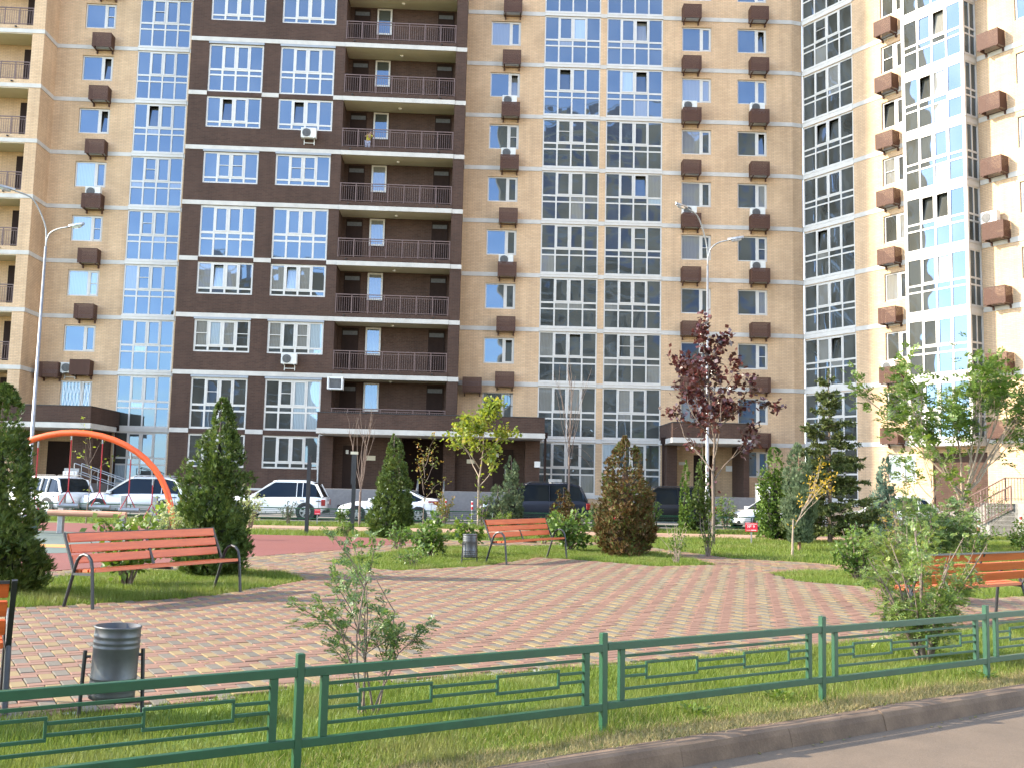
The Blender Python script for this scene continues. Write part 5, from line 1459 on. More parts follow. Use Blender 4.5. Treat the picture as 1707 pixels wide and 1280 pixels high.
def conifer(name, label, p, h, r, n, mat, seed, core='core', profile=None, up=0.9, L=(0.09, 0.17), W=0.038, trunk=None, top=0.02, base=0.02, fan=4, group='columnar thujas and junipers'):
    rg = np.random.default_rng(seed)
    t = plant(name, label, 'conifer' if 'thuja' not in name else 'thuja', p, group)
    prof = profile or (lambda u: np.minimum(1, (u + 0.10) / 0.22) ** 0.6 * (1 - u) ** 0.62 * 1.12 + 0.02)
    lf = lumpy(rg)
    u = 1 - np.sqrt(1 - rg.random(n) * 0.985)
    u = np.clip(base + u * (1 - base), 0, 1)
    th = rg.random(n) * 2 * np.pi
    rad = r * prof(u) * lf(th, u) * (0.50 + 0.48 * np.sqrt(rg.random(n)))
    # two thirds of the sprays gather in tufts that stand out of the outline
    m = max(12, n // 34); q = int(n * .66)
    uc = base + (1 - np.sqrt(1 - rg.random(m) * 0.985)) * (1 - base); uc[:max(4, m // 10)] = rg.uniform(.86, .99, max(4, m // 10)); tc = rg.random(m) * 2 * np.pi; fc = rg.uniform(.78, 1.16, m)
    ci = rg.integers(0, m, q)
    u[:q] = np.clip(uc[ci] + rg.normal(0, .028, q), base, .995)
    th[:q] = tc[ci] + rg.normal(0, .17, q)
    rad[:q] = r * prof(u[:q]) * lf(th[:q], u[:q]) * (fc[ci] + rg.normal(0, .07, q))
    ax = np.stack([0.05 * r * np.sin(u * 5 + seed), 0.05 * r * np.cos(u * 4 + seed), np.zeros(n)], 1)
    out = np.stack([np.cos(th), np.sin(th), np.zeros(n)], 1)
    C = ax + out * rad[:, None] + np.stack([np.zeros(n), np.zeros(n), u * h * 0.97], 1)
    D = nrm(out * 0.75 + np.array([0, 0, up]) + rg.normal(size=(n, 3)) * 0.42)
    Nn = nrm(out + rg.normal(size=(n, 3)) * 0.7)
    Q = []
    ln = rg.uniform(L[0], L[1], n) * (0.6 + 0.4 * (1 - u))
    S = nrm(np.cross(D, Nn))
    for i in range(fan):
        a = (i - (fan - 1) / 2) * 0.42 + rg.normal(size=n) * 0.12
        Di = nrm(D * np.cos(a)[:, None] + S * np.sin(a)[:, None])
        Q.append(rhombi(C - D * (ln * 0.3)[:, None], Di, Nn, ln * (1 - 0.12 * abs(i - (fan - 1) / 2)), np.full(n, W)))
    stuff(ob('foliage', fast_mesh('foliage', np.concatenate(Q).reshape(-1, 3), 4, LM[mat]), t))
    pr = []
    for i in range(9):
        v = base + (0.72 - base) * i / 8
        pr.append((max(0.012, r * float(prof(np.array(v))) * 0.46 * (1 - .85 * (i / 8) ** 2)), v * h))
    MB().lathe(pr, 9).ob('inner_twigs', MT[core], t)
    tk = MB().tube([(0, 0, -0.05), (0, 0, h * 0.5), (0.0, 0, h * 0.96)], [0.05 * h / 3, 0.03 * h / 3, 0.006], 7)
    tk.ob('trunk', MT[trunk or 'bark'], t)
    return t

def grow(rg, p, d, L, r, lev, mb, tips, spread=0.6, ratio=0.62, kids=(2, 4), up=0.25, seg=4, wob=0.12, taper=0.45, n=6):
    pts, rad = [np.array(p)], [r]
    d = np.array(d, float)
    for i in range(seg):
        d = d + rg.normal(size=3) * wob + np.array([0, 0, up * 0.25]); d /= np.linalg.norm(d)
        pts.append(pts[-1] + d * L / seg); rad.append(r * (1 - (1 - taper) * (i + 1) / seg))
    mb.tube([tuple(q) for q in pts], [max(q, 0.0025) for q in rad], n if r > 0.012 else 4, cap=False)
    if lev == 0:
        for f in (0.35, 0.6, 0.8, 1.0):
            i = f * seg; j = min(int(i), seg - 1)
            tips.append((pts[j] + (pts[j + 1] - pts[j]) * (i - j), d.copy()))
        return
    for k in range(int(rg.integers(kids[0], kids[1] + 1))):
        f = rg.uniform(0.35, 1.0) if k else 1.0
        i = f * seg; j = min(int(i), seg - 1)
        q = pts[j] + (pts[j + 1] - pts[j]) * (i - j)
        a = rg.normal(size=3); a -= d * a.dot(d); a /= np.linalg.norm(a)
        dd = d + a * spread * rg.uniform(0.6, 1.3); dd /= np.linalg.norm(dd)
        grow(rg, q, dd, L * ratio * rg.uniform(0.75, 1.2), r * taper * 1.15, lev - 1, mb, tips, spread, ratio, kids, up, seg, wob, taper, n)

def leafy(rg, tips, per, spread, size, aspect=0.6, droop=0.2):
    P = np.array([t[0] for t in tips]); Dd = np.array([t[1] for t in tips])
    n = len(P) * per
    C = np.repeat(P, per, 0) + rg.normal(size=(n, 3)) * spread
    D = nrm(np.repeat(Dd, per, 0) * 0.5 + rg.normal(size=(n, 3)) * 0.8 + np.array([0, 0, -droop]))
    Nn = nrm(rg.normal(size=(n, 3)) * 0.6 + np.array([0, 0, 1.0]))
    L = rg.uniform(size * 0.6, size * 1.25, n)
    return rhombi(C, D, Nn, L, L * aspect, 0.5)

def compound(rg, P, Dd, ln, pairs, lf, asp=0.45, droop=0.35):
    """pinnate leaves: a rachis and pairs of leaflets"""
    n = len(P); Q = []
    D = nrm(Dd + rg.normal(size=(n, 3)) * 0.55)
    Nn = nrm(np.array([0, 0, 1.0]) + rg.normal(size=(n, 3)) * 0.35)
    S = nrm(np.cross(D, Nn)); Nn = nrm(np.cross(S, D))
    ln = ln * rg.uniform(0.7, 1.2, n)
    for i in range(pairs):
        f = (i + 1) / pairs
        C = P + D * (ln * f)[:, None] - np.array([0, 0, 1.0]) * (droop * ln * f * f)[:, None]
        for s in (-1, 1):
            dd = nrm(S * s + D * 0.45 + rg.normal(size=(n, 3)) * 0.12 - np.array([0, 0, 0.15]))
            L = lf * rg.uniform(0.8, 1.15, n) * (0.75 + 0.5 * np.sin(np.pi * f * 0.85))
            Q.append(rhombi(C, dd, Nn + rg.normal(size=(n, 3)) * 0.2, L, L * asp, 0.5))
    C = P + D * ln[:, None] - np.array([0, 0, 1.0]) * (droop * ln)[:, None]
    Q.append(rhombi(C, D, Nn, np.full(n, lf), np.full(n, lf * asp), 0.5))
    Q.append(rhombi(P, nrm(C - P), S, np.linalg.norm(C - P, axis=1), np.full(n, 0.004), 0.5))
    return np.concatenate(Q)

def tree(name, label, p, seed, leafmat, stems, per=0, spread=0.1, size=0.1, aspect=0.62, bark='bark', comp=None, cat='tree', group=None, lime=None, zmin=None, squash=None):
    """stems: list of dicts for grow()"""
    rg = np.random.default_rng(seed)
    t = plant(name, label, cat, p, group)
    mb, tips = MB(), []
    for s in stems:
        k = dict(s); grow(rg, k.pop('p', (0, 0, -0.05)), k.pop('d', (0, 0, 1)), k.pop('L'), k.pop('r'), k.pop('lev'), mb, tips, **k)
    mb.ob('trunk', MT[bark], t, smooth=True)
    if zmin is not None: tips = [q for q in tips if q[0][2] > zmin]
    if leafmat:
        if comp:
            m, ln, pairs, lf = comp
            idx = rg.integers(0, len(tips), m)
            P = np.array([tips[i][0] for i in idx]) + rg.normal(size=(m, 3)) * spread
            Dd = np.array([tips[i][1] for i in idx])
            Q = compound(rg, P, Dd, ln, pairs, lf)
        else: Q = leafy(rg, tips, per, spread, size, aspect)
        stuff(ob('foliage', fast_mesh('foliage', Q.reshape(-1, 3), 4, LM[leafmat]), t))
    return t

def shrub(name, label, p, h, r, n, size, mat, seed, aspect=0.6, stems=9, bark='bark', comp=None, cat='shrub', group=None, low=0.12, gap=0.25):
    """many-stemmed bush: stems fan out, leaves cluster along them"""
    rg = np.random.default_rng(seed)
    t = plant(name, label, cat, p, group)
    mb = MB(); P, Dd = [], []
    for i in range(stems):
        a = 2 * math.pi * (i + rg.uniform(-.4, .4)) / stems
        rr = r * rg.uniform(0.25, 1.0); hh = h * rg.uniform(0.6, 1.0) * (1 - 0.25 * (rr / r) ** 2)
        e = np.array([rr * math.cos(a), rr * math.sin(a), hh]); m = np.array([rr * .35 * math.cos(a), rr * .35 * math.sin(a), hh * .55])
        pts = [np.array([0.04 * math.cos(a), 0.04 * math.sin(a), -0.02])]
        for f in (0.33, 0.66, 1.0): pts.append((1 - f) ** 2 * pts[0] + 2 * f * (1 - f) * m + f * f * e + rg.normal(size=3) * 0.02 * h)
        mb.tube([tuple(q) for q in pts], [0.012 * h + .003, 0.009 * h + .002, 0.006 * h + .002, 0.003], 5, cap=False)
        for k in range(3):
            f = rg.uniform(0.3, 0.9); j = min(int(f * 3), 2); q = pts[j] + (pts[j + 1] - pts[j]) * (f * 3 - j)
            b = q + nrm(rg.normal(size=3) + np.array([math.cos(a), math.sin(a), .5])) * rg.uniform(.18, .34) * r
            mb.tube([tuple(q), tuple((q + b) / 2 + rg.normal(size=3) * .01), tuple(b)], [.006, .004, .002], 4, cap=False)
            for f2 in rg.uniform(0.3, 1.0, 4): P.append(q + (b - q) * f2); Dd.append(nrm(b - q))
        for f in rg.uniform(low, 1.0, 7):
            j = min(int(f * 3), 2); P.append(pts[j] + (pts[j + 1] - pts[j]) * (f * 3 - j)); Dd.append(nrm(np.array([math.cos(a), math.sin(a), .6])))
    mb.ob('stems', MT[bark], t)
    P = np.array(P); Dd = np.array(Dd)
    keep = P[:, 2] > low * h
    P, Dd = P[keep], Dd[keep]
    idx = rg.integers(0, len(P), n)
    C = P[idx] + rg.normal(size=(n, 3)) * r * 0.10
    C[:, 2] = np.maximum(C[:, 2], 0.03)
    if comp:
        ln, pairs, lf = comp
        Q = compound(rg, C, Dd[idx], ln, pairs, lf)
    else:
        D = nrm(Dd[idx] * 0.5 + rg.normal(size=(n, 3)) * 0.7 + np.array([0, 0, -0.1]))
        Nn = nrm(rg.normal(size=(n, 3)) * 0.55 + np.array([0, 0, 1.0]))
        L = rg.uniform(size * .6, size * 1.25, n)
        Q = rhombi(C, D, Nn, L, L * aspect, 0.5)
    stuff(ob('foliage', fast_mesh('foliage', Q.reshape(-1, 3), 4, LM[mat]), t))
    return t

TH = 'columnar thujas and junipers'
conifer('thuja', 'dark bushy thuja cut off by the left edge of the picture', (-7.05, 13.7), 2.95, 0.60, 7000, 'thuja', 21, L=(0.09, 0.17), W=0.023)
conifer('thuja', 'dark green thuja right behind the right end of the nearest whole bench', (-5.02, 17.1), 3.12, 0.56, 7000, 'thuja', 22, L=(0.09, 0.17), W=0.023)
conifer('thuja', 'conical dark green thuja standing in front of the white saloon car', (-3.61, 30.7), 3.25, 0.62, 4600, 'thuja', 23, L=(0.10, 0.19), W=0.030)
conifer('thuja', 'rust-brown half dried thuja right of the far bench', (2.83, 24.4), 3.0, 0.62, 5200, 'rust', 24, core='coreb', L=(0.09, 0.18), W=0.028,
        profile=lambda u: np.where(u < .55, .95 + .05 * np.sin(u * 9), .98 * np.maximum(0.0, (1 - u) / .45) ** .75 + .03))
conifer('thuja', 'bright green slim thuja with clipped look right of the red sign with a number', (9.05, 34.1), 3.25, 0.56, 3200, 'thujabright', 25, L=(0.09, 0.15), W=0.045, profile=lambda u: np.minimum(1, .8 + u) * (1 - u) ** .38 * 1.02 + .02)
conifer('thuja', 'yellowish low thuja behind the leafless thin tree', (2.05, 37.8), 1.65, 0.62, 1500, 'rust', 26, L=(0.09, 0.15), W=0.04)
conifer('thuja', 'very slim thuja left of the street lamp foot', (6.75, 38.2), 2.85, 0.27, 900, 'thujabright', 27, L=(0.10, 0.17), W=0.04)
conifer('thuja', 'slim thuja hugging the street lamp foot', (7.45, 38.7), 3.3, 0.42, 1500, 'thuja', 28, L=(0.10, 0.17), W=0.04)
JP = lambda u: np.minimum(1, .55 + u * 1.4) * (1 - u) ** .55 * 1.05 + .02
conifer('juniper', 'grey-green pointed juniper behind the far bench bin, before the dark blue car', (0.05, 38.2), 2.85, 0.52, 1900, 'juniper', 31, profile=JP, up=1.9, L=(0.12, 0.24), W=0.026)
conifer('juniper', 'low ragged juniper left of the grey-green pointed one', (-0.45, 37.6), 1.75, 0.50, 900, 'juniper', 32, profile=JP, up=1.4, L=(0.12, 0.22), W=0.026)
conifer('juniper', 'tall soft grey-green juniper with a bare reddish trunk, left of the spruce', (8.05, 27.7), 3.08, 0.50, 3200, 'juniper', 33, profile=lambda u: np.minimum(1, .35 + u * 1.7) * (1 - u) ** .45 * 1.02 + .02, up=2.2, L=(0.14, 0.26), W=0.022, trunk='barkred', base=.10)
conifer('juniper', 'blue-green pointed juniper in front of the white hatchback', (14.35, 38.0), 3.15, 0.52, 2000, 'juniperblue', 34, profile=lambda u: np.minimum(1, .45 + u * 1.5) * (1 - u) ** .42 * 1.02 + .02, up=2.2, L=(0.13, 0.25), W=0.028)

def spruce(label, p, h, r, seed):
    rg = np.random.default_rng(seed)
    t = plant('spruce', label, 'spruce', p)
    mb = MB().tube([(0, 0, -.05), (0.03, 0, h * .5), (0, 0, h)], [.085, .045, .008], 8)
    C, D, L = [], [], []
    def needles(a, b, k):
        d = nrm(b - a)
        f = rg.random(k)
        c = a + (b - a) * f[:, None]
        dd = nrm(d * .7 + rg.normal(size=(k, 3)) * .6 + np.array([0, 0, .1]))
        C.append(c); D.append(dd); L.append(rg.uniform(.05, .10, k))
    z = 0.35
    while z < h * .97:
        f = z / h
        ln = r * (1 - f) ** .85 * rg.uniform(.85, 1.15) + .10
        for k in range(int(rg.integers(5, 8)) if f < .85 else 4):
            a = rg.uniform(0, 6.28); l2 = ln * rg.uniform(.6, 1.15)
            o = np.array([math.cos(a), math.sin(a), 0])
            q0 = np.array([0, 0, z + rg.uniform(-.16, .16)]); dz_ = rg.uniform(-.28, .10) if f < .6 else rg.uniform(.05, .45); q1 = q0 + o * l2 * .5 + np.array([0, 0, (dz_ * .5 + .03) * l2]); q2 = q0 + o * l2 + np.array([0, 0, (dz_ + .10) * l2])
            mb.tube([tuple(q0), tuple(q1), tuple(q2)], [.014, .009, .003], 4, cap=False)
            needles(q0 + (q1 - q0) * .25, q1, int(34 * l2) + 6); needles(q1, q2, int(64 * l2) + 10)
            s = np.array([-o[1], o[0], 0])
            for j in range(max(2, int(l2 * 6))):
                g = rg.uniform(.25, .95); c0 = q0 + (q1 - q0) * g * 2 if g < .5 else q1 + (q2 - q1) * (g - .5) * 2
                c1 = c0 + nrm(o * .8 + s * rg.choice([-1, 1]) * .8 + np.array([0, 0, rg.uniform(-.45, .25)])) * l2 * (1 - g * .7) * .5
                needles(c0, c1, int(90 * np.linalg.norm(c1 - c0)) + 8)
        z += rg.uniform(.13, .24) * (1.4 if f > .6 else 1.0)
    needles(np.array([0, 0, h * .8]), np.array([0, 0, h]), 60)
    mb.ob('trunk', MT['bark'], t)
    C = np.concatenate(C); D = np.concatenate(D); L = np.concatenate(L)
    Q = rhombi(C, D, rdir(rg, len(C)), L * 1.5, L * .55)
    stuff(ob('foliage', fast_mesh('foliage', Q.reshape(-1, 3), 4, LM['spruce']), t))
spruce('tall loose spruce with a long bare leader in front of the corner glazing', (10.35, 32.2), 5.6, 1.55, 41)

# trees
tree('maple_tree', 'dark purple-leaved maple in front of the right street lamp', (6.14, 30.0), 51, 'purple',
     [dict(L=2.3, r=.060, lev=0, seg=5, wob=.02, up=.6, taper=.8)] +
     [dict(p=(0, 0, 1.9 + .30 * i), d=(math.cos(i * 2.4) * .85, math.sin(i * 2.4) * .85, .9), L=(1.25, 1.45, 1.5, 1.45, 1.4, 1.35, 1.25, 1.15, 1.0, .9)[i], r=.024, lev=2, spread=.66, ratio=.55, kids=(2, 3), up=.3) for i in range(10)] +
     [dict(p=(0, 0, 2.2), d=(.02, 0, 1), L=3.3, r=.045, lev=2, spread=.55, ratio=.28, kids=(5, 7), up=.5, taper=.4)],
     per=6, spread=.12, size=.17, aspect=.80, bark='bark', cat='tree', zmin=1.75)
tree('maple_tree', 'young yellow-green maple between the far bench and the wide entrance', (-1.2, 39.0), 52, 'yellowgreen',
     [dict(L=2.0, r=.055, lev=0, seg=4, wob=.02, up=.5, taper=.8)] +
     [dict(p=(0, 0, 1.6 + .35 * i), d=(math.cos(i * 2.2), math.sin(i * 2.2), .95), L=(1.1, 1.25, 1.3, 1.1, .95, .8)[i], r=.024, lev=2, spread=.7, ratio=.55, kids=(2, 3), up=.3) for i in range(6)] +
     [dict(p=(0, 0, 1.9), L=2.3, r=.035, lev=2, spread=.6, ratio=.32, kids=(4, 6), up=.4)],
     per=8, spread=.13, size=.17, aspect=.8, bark='barkpale', zmin=1.5)
tree('bare_tree', 'leafless pale young tree with a broom of thin branches left of the conical thuja', (-5.6, 37.4), 53, None,
     [dict(L=1.35, r=.05, lev=0, seg=4, wob=.015, up=.4, taper=.85)] +
     [dict(p=(0, 0, 1.2 + .08 * i), d=(math.cos(i * 1.3) * (.15 + .10 * (i % 4)), math.sin(i * 1.3) * .35, 1.2), L=1.7, r=.019, lev=2, spread=.26, ratio=.55, kids=(1, 3), up=.5, wob=.07) for i in range(7)], bark='barkbare')
tree('bare_tree', 'tall thin leafless tree before the left white bay glazing of the middle section', (2.28, 38.5), 54, None,
     [dict(L=3.6, r=.055, lev=0, seg=6, wob=.012, up=.4, taper=.6)] +
     [dict(p=(0, 0, 2.4 + .16 * i), d=(math.cos(i * 1.9) * .35, math.sin(i * 1.9) * .35, 1.1), L=1.9, r=.014, lev=1, spread=.3, ratio=.5, kids=(1, 2), up=.2, wob=.07) for i in range(9)] +
     [dict(p=(0, 0, 3.4), L=2.6, r=.026, lev=1, spread=.3, ratio=.4, kids=(4, 6), up=.4, wob=.05)] +
     [dict(p=(0.25, 0, 3.2), d=(.6, 0, .2), L=1.0, r=.008, lev=0, up=-1.6, wob=.05), dict(p=(0.3, .1, 2.9), d=(.5, .2, .3), L=1.1, r=.008, lev=0, up=-1.8, wob=.05)], bark='barkbare')
tree('ash_tree', 'large multi-stemmed tree with feathery green leaves before the sunlit wing', (12.7, 27.9), 55, 'leaf',
     [dict(L=1.35, r=.085, lev=0, seg=4, wob=.02, up=.4, taper=.9)] +
     [dict(p=(0, 0, 1.2 + .06 * i), d=(dx, dy, 1.2), L=2.5, r=.036, lev=2, spread=.5, ratio=.48, kids=(3, 4), up=.25, wob=.08) for i, (dx, dy) in enumerate(((-.35, .1), (.30, -.2), (.62, .1), (.05, .4), (-.6, -.1), (.95, .3), (.2, -.4), (1.2, -.1), (-.9, .2)))],
     comp=(1500, .26, 4, .105), spread=.16, bark='barkpale', zmin=2.2)
tree('rowan_tree', 'spindly rowan with reddish leaf tips right of the conical thuja', (-3.3, 38.5), 56, 'berry',
     [dict(L=1.2, r=.028, lev=0, wob=.03)] + [dict(p=(0, 0, 1.0 + .22 * i), d=(math.cos(i * 2.1) * .6, math.sin(i * 2.1) * .6, 1), L=.75, r=.012, lev=1, kids=(1, 2)) for i in range(7)],
     per=5, spread=.10, size=.12, aspect=.55, zmin=.9, cat='tree')
tree('sapling', 'thin yellowing sapling behind the ropes of the orange arch', (-14.6, 34.5), 57, 'yellowgreen',
     [dict(L=2.0, r=.022, lev=0, wob=.04)] + [dict(p=(0, 0, 1.5 + .2 * i), d=(math.cos(i * 2.1) * .5, math.sin(i * 2.1) * .5, 1), L=.7, r=.009, lev=1, kids=(1, 2), spread=.4) for i in range(6)],
     per=2, spread=.09, size=.12, aspect=.5, zmin=1.0, cat='sapling')
tree('sapling', 'yellow-leaved twisted sapling with a bare pale stem beside the tall juniper', (7.25, 25.6), 58, 'yellow',
     [dict(L=1.0, r=.035, lev=0, d=(.1, 0, 1), wob=.05)] + [dict(p=(.10 + .05 * i, 0, .80 + .10 * i), d=(.62, .1 * (-1) ** i, 1), L=.85, r=.012, lev=1, kids=(2, 3), spread=.5, ratio=.5) for i in range(6)],
     per=5, spread=.055, size=.085, aspect=.5, bark='barkpale', zmin=.6, cat='sapling')
tree('sapling', 'sapling with bright green feathery leaves in front of the sunlit entrance', (11.45, 27.0), 59, 'leafbright',
     [dict(L=1.3, r=.03, lev=0, wob=.03)] + [dict(p=(0, 0, 1.0 + .14 * i), d=(math.cos(i * 2.3) * .8, math.sin(i * 2.3) * .8, 1), L=.95, r=.012, lev=1, kids=(2, 3)) for i in range(8)],
     comp=(230, .22, 4, .085), spread=.08, zmin=.9, cat='sapling')
tree('sapling', 'thin sapling on the right lawn behind the bench back', (13.2, 27.6), 60, 'leaf',
     [dict(L=.9, r=.018, lev=0, wob=.04)] + [dict(p=(0, 0, .6 + .10 * i), d=(math.cos(i * 2.3) * .8, math.sin(i * 2.3) * .8, .9), L=.6, r=.008, lev=1, kids=(2, 3)) for i in range(7)],
     per=4, spread=.06, size=.07, aspect=.45, zmin=.5, cat='sapling')
# near sapling in front of the fence line: many fine pinnate leaves
tree('pea_shrub', 'slender sapling with small paired leaves behind the front fence, left of the middle', (-1.02, 7.12), 61, 'pinnatedark',
     [dict(p=(.02 * i, .01 * i, -.02), d=(dx, dy, 1.5), L=l, r=.0085, lev=1, spread=.75, ratio=.38, kids=(4, 6), up=.25, wob=.06, seg=5) for i, (dx, dy, l) in enumerate(((0, 0, .98), (.12, .05, .92), (-.12, .03, .88), (-.60, .05, .66), (.42, -.05, .48), (-.22, -.1, .78), (.20, .1, .74)))] +
     [dict(p=(0, 0, .45), d=(-.9, 0, .7), L=.42, r=.006, lev=1, spread=.5, ratio=.5, kids=(2, 3)), dict(p=(.02, 0, .42), d=(.9, .1, .6), L=.34, r=.006, lev=1, spread=.5, ratio=.5, kids=(2, 3))],
     comp=(520, .085, 6, .0225), spread=.018, zmin=.18, cat='shrub', bark='bark')
shrub('pea_shrub', 'dense small-leaved shrub with yellow tips behind the right part of the front fence', (4.12, 9.95), 1.42, .62, 1500, 0, 'pinnate', 62, stems=17, comp=(.095, 6, .026), low=.14)
shrub('pea_shrub', 'broad grey-green feathery shrub at the right corner of the plaza', (6.1, 15.3), 1.30, .75, 1500, 0, 'pinnate', 63, stems=18, comp=(.12, 6, .032), low=.1)
shrub('pea_shrub', 'feathery dark shrub behind the broad one, before the sunlit entrance', (9.0, 21.4), 1.95, 1.0, 1700, 0, 'pinnatedark', 64, stems=16, comp=(.16, 6, .050), low=.1)
shrub('lilac_bush', 'rounded lilac bush with dense mid-green leaves where the path meets the plaza', (6.6, 18.9), 1.18, .62, 1700, .082, 'leaf', 65, aspect=.62, stems=16)
shrub('big_leaf_shrub', 'shrub with large light green leaves growing behind the nearest whole bench', (-5.75, 15.2), 1.42, .72, 760, .125, 'leafbright', 66, aspect=.72, stems=12)
shrub('variegated_dogwood', 'pale cream-edged shrub under the orange arch, behind the big-leaved one', (-8.3, 24.6), 1.30, .85, 1100, .09, 'cream', 67, aspect=.6, stems=14)
shrub('variegated_dogwood', 'small cream-edged shrub right of the thuja, before the white off-road car', (-8.95, 34.6), 1.55, .50, 600, .09, 'cream', 68, aspect=.6, stems=9)
shrub('shrub', 'small grey-green shrub left of the lone steel post', (-8.3, 37.6), 1.05, .40, 350, .08, 'juniper', 69, aspect=.5)
shrub('shrub', 'leafy shrub between the red surface and the far bench bin', (-1.75, 22.3), 1.0, .62, 900, .11, 'leaf', 70, aspect=.7, stems=12)
shrub('shrub', 'leafy shrub directly left of the far bench bin', (-0.95, 23.6), .95, .5, 600, .11, 'leafbright', 80, aspect=.7, stems=10)
shrub('shrub', 'leafy shrub behind the right end of the far bench', (1.55, 25.6), 1.22, .72, 1200, .12, 'leaf', 71, aspect=.7, stems=13)
shrub('shrub', 'thin yellow-flecked shrub right of the rust-brown thuja', (3.72, 22.1), 1.05, .42, 420, .065, 'leafbright', 72, aspect=.55, stems=9, bark='barkpale')
shrub('shrub', 'loose green shrub between the yellow-flecked one and the lamp', (4.9, 24.6), 1.25, .40, 330, .07, 'leafbright', 73, aspect=.55, stems=8)
shrub('shrub', 'small round bush at the foot of the taller dark post', (-4.9, 30.1), .55, .32, 350, .08, 'leaf', 74)
shrub('shrub', 'low sprawling bush at the tip of the red surface', (-1.9, 19.8), .42, .45, 420, .06, 'leaf', 75, stems=10)
shrub('shrub', 'dark green bush at the right edge of the lawn', (14.3, 27.6), 1.0, .6, 800, .10, 'leaf', 76, stems=11)
shrub('shrub', 'green shrub beside the right porch, behind the lamp foot', (9.1, 42.0), 1.6, .7, 800, .10, 'leaf', 77)
shrub('shrub', 'ragged shrub with reddish tips right of the white saloon car', (-2.6, 39.2), 1.75, .45, 420, .10, 'berry', 78)
shrub('shrub', 'slim green shrub left of the grey-green juniper trunk', (-1.0, 37.4), 1.5, .30, 260, .10, 'leafbright', 79)
shrub('shrub', 'tall thin-stemmed shrub with reddish leaves before the sunlit wall', (9.6, 24.6), 2.2, .5, 420, .07, 'berry', 81, stems=7)

rgs = np.random.default_rng(300)
for i, (x, y, h, r, mat, lb) in enumerate((
    (-11.8, 36.6, 1.1, .5, 'leafbright', 'low lime-green shrub on the lawn before the silver car'),
    (-6.6, 39.2, .9, .35, 'leaf', 'low shrub at the far fence between the two white cars'),
    (-0.2, 36.0, .9, .5, 'leafbright', 'lime-green bush behind the far bench backrest'),
    (3.5, 38.6, 1.2, .5, 'leaf', 'dark shrub at the fence under the tall leafless tree'),
    (4.6, 35.8, .8, .4, 'yellowgreen', 'yellowish low shrub between the rust-brown thuja and the lamp'),
    (5.6, 38.9, 1.5, .45, 'leaf', 'upright shrub at the fence before the black car'),
    (10.6, 37.2, 1.3, .6, 'leaf', 'bush behind the bright green slim thuja'),
    (12.2, 34.6, 1.6, .7, 'pinnatedark', 'wide feathery shrub right of the spruce'),
    (13.9, 33.0, 1.5, .6, 'leaf', 'bush at the foot of the blue-green juniper'),
    (10.9, 23.6, 1.5, .7, 'leaf', 'dense bush behind the feathery dark shrub'),
    (16.0, 30.5, 1.3, .7, 'leafbright', 'bush before the brown stair railing'),
    (1.0, 28.6, .7, .4, 'leafbright', 'low bush behind the far bench, left of the rust-brown thuja'),
    (-2.7, 24.6, .7, .45, 'leaf', 'low bush on the middle lawn near its left tip'))):
    shrub('shrub', lb, (x, y), h, r, int(330 * h * (1 + r)), .09, mat, 310 + i, aspect=.62, stems=9)

# ------------------------------------------------------------------ grass blades
def grass(name, polys, dens, h, w, mat, seed, holes=(), lean=0.35, hvar=0.5):
    rg = np.random.default_rng(seed)
    V = []
    for pl, dmul in polys:
        a = np.array(pl); x0, y0 = a.min(0); x1, y1 = a.max(0)
        n = int((x1 - x0) * (y1 - y0) * dens * dmul)
        X = rg.uniform(x0, x1, n); Y = rg.uniform(y0, y1, n)
        k = inside(pl, X, Y) & (np.abs(X) < 0.56 * Y + 1.0)
        for hp in holes: k &= ~inside(hp, X, Y)
        X, Y = X[k], Y[k]; n = len(X)
        a1 = rg.uniform(0, 2 * np.pi, n)
        hh = h * (1 - hvar + 2 * hvar * rg.random(n)) * (0.60 + 0.8 * (np.sin(X * 3.1 + 1.3 * np.sin(Y * 2.3)) * np.sin(Y * 2.7 + 1.1 * np.sin(X * 1.9)) * .5 + .5))
        ww = w * rg.uniform(.7, 1.3, n)
        S = np.stack([np.cos(a1), np.sin(a1), np.zeros(n)], 1) * (ww / 2)[:, None]
        a2 = rg.uniform(0, 2 * np.pi, n)
        T = np.stack([np.cos(a2), np.sin(a2), np.zeros(n)], 1) * (hh * rg.uniform(0, lean * 2, n))[:, None]
        P = np.stack([X, Y, np.full(n, -0.024)], 1)
        V.append(np.stack([P - S, P + S, P + T + np.stack([np.zeros(n), np.zeros(n), hh], 1)], 1))
    V = np.concatenate(V)
    o = ob(name, fast_mesh(name, V.reshape(-1, 3), 3, MT[mat]))
    return stuff(o)
STRIP = [k2(-4.6, -0.24), k2(14, -0.24), k2(14, -3.0), (8.0, 13.95), (6.73, 13.12), (5.88, 12.43), (4.24, 11.24), (2.11, 9.97), (0.86, 9.25), (-0.71, 8.42), (-1.68, 7.95), (-2.54, 7.20), (-3.35, 6.78), (-4.2, 6.35)]
grass('grass', [(STRIP, 1.0)], 5200, 0.060, 0.0065, 'blade', 91)
EDGE = [k2(-4.6, 0.01), k2(14, 0.01), k2(14, -0.34), k2(-4.6, -0.34)]
EDGE2 = [k2(-4.6, -0.2), k2(14, -0.2), k2(14, -0.75), k2(-4.6, -0.75)]
grass('dry_grass', [(EDGE, 1.0), (EDGE2, .16)], 8000, 0.045, 0.0065, 'straw', 92, lean=.9)
grass('grass', [(EDGE, 1.0)], 500, 0.05, 0.006, 'blade', 98, lean=.5)
grass('grass', [(LAWN_LEFT, 1.0), (LAWN_MID, .8), (LAWN_RIGHT, .8)], 3000, 0.065, 0.009, 'blade', 93)
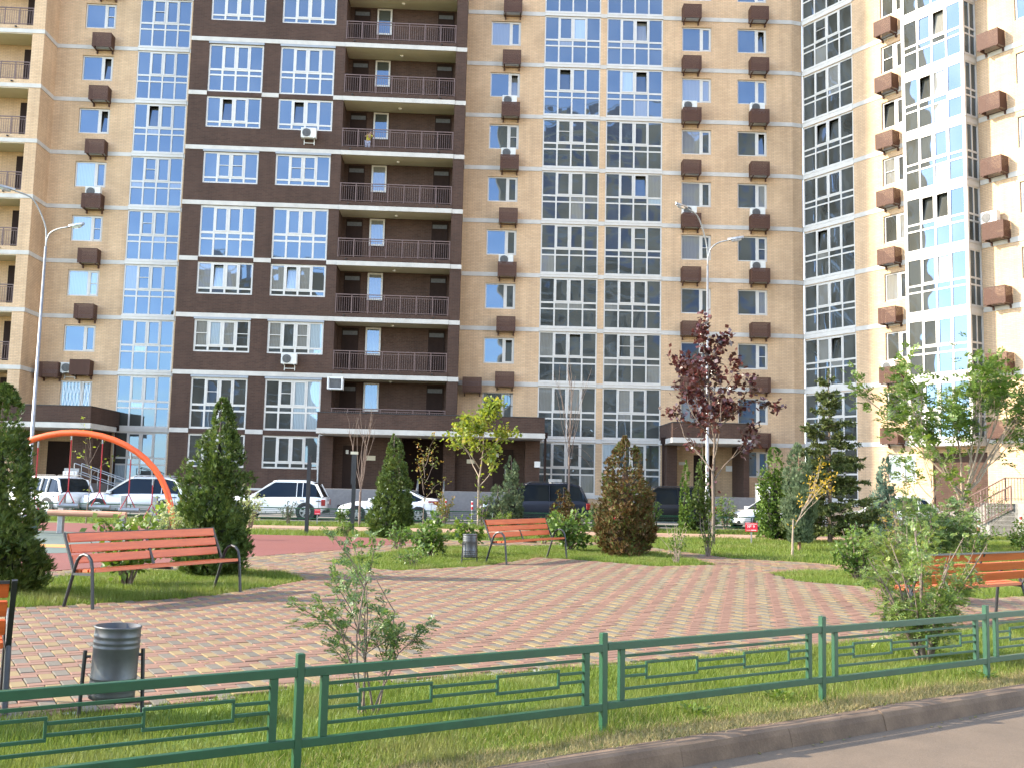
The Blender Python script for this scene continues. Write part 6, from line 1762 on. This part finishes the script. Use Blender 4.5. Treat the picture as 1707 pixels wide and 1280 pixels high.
FARL = [(-16, 36.0), (-10.5, 36.6), (-2.6, 37.4), (-2.6, 30.2), (-5.2, 30.3), (-8.0, 30.2), (-13.0, 34.6)]
RIGHTL = [(3.4, 29.6), (4.3, 26.9), (5.37, 24.1), (6.64, 23.5), (7.37, 22.7), (13, 24.6), (19, 26), (19, 35.6), (3.4, 34.8)]
FARM = [(-2.6, 37.4), (-2.6, 30.2), (3.4, 29.8), (3.4, 37.8)]
ROW = [tuple(Fp(u, v)[:2]) for u, v in ((-20, 11.5), (20, 11.5), (20, 14.5), (-20, 14.5))]
ROW2 = [tuple(Fp(u, v)[:2]) for u, v in ((-11, 18.3), (14, 18.3), (14, 24), (-11, 24))]
grass('grass', [(RIGHTL, 1.0), (FARL, .8), (FARM, .8)], 700, 0.085, 0.016, 'blade', 94, holes=[RUB, fq(-11.2, 14, 14.6, 18.2)])
grass('grass', [(ROW, 1.0)], 450, 0.10, 0.02, 'blade', 95)
grass('grass', [([(-11, 11.2), (-6.2, 12.1), (-4.6, 13.5), (-4.1, 14.7), (-4.45, 14.75), (-6, 12.9), (-11, 12.3)], 1.0)], 1500, 0.11, 0.010, 'blade', 96)
# a few broad-leaved weeds in the front strip
rg = np.random.default_rng(97)
for (s, n_, r_, lb) in ((0.6, -0.55, .10, 'low weed in the grass near the second whole fence post'), (2.9, -.30, .13, 'broad-leaved weed in the grass below the third fence post'), (3.6, -.75, .09, 'small weed in the lawn behind the right fence panel'), (-0.4, -.45, .08, 'weed in the grass below the sapling near the kerb'), (5.4, -.5, .10, 'weed in the grass at the right end of the fence')):
    q = kpt(s, n_)
    t = plant('weed', lb, 'weed', (q.x, q.y), 'weeds in the front grass strip')
    m = 60
    C = np.stack([rg.normal(0, r_ * .5, m), rg.normal(0, r_ * .5, m), rg.uniform(.02, .07, m)], 1)
    D = nrm(np.stack([C[:, 0], C[:, 1], np.full(m, .03)], 1) + rg.normal(size=(m, 3)) * .02)
    Q = rhombi(C, D, nrm(np.array([0, 0, 1.0]) + rg.normal(size=(m, 3)) * .3), np.full(m, .045), np.full(m, .028))
    stuff(ob('foliage', fast_mesh('foliage', Q.reshape(-1, 3), 4, LM['leafbright']), t))

# fallen leaves blown over the paving and into the gutter
rg = np.random.default_rng(131)
m = 260
X = rg.uniform(-7, 9, m); Y = rg.uniform(6.6, 24, m)
k = inside(PLAZA, X, Y) | inside(PATHS[0], X, Y)
X, Y = X[k], Y[k]
g = 50
sg = rg.uniform(-2, 9, g); ng = 0.18 + np.abs(rg.normal(0, .10, g))
GX = KP.x + KD.x * sg + KN.x * ng; GY = KP.y + KD.y * sg + KN.y * ng
C = np.concatenate([np.stack([X, Y, np.full(len(X), .008)], 1), np.stack([GX, GY, np.full(g, -.124)], 1)])
D = nrm(np.stack([rg.normal(size=len(C)), rg.normal(size=len(C)), np.full(len(C), .05)], 1))
Q = rhombi(C, D, nrm(np.array([0, 0, 1.0]) + rg.normal(size=C.shape) * .15), rg.uniform(.02, .045, len(C)), rg.uniform(.012, .028, len(C)))
stuff(ob('fallen_leaves', fast_mesh('fallen_leaves', Q.reshape(-1, 3), 4, LM['berry'])))
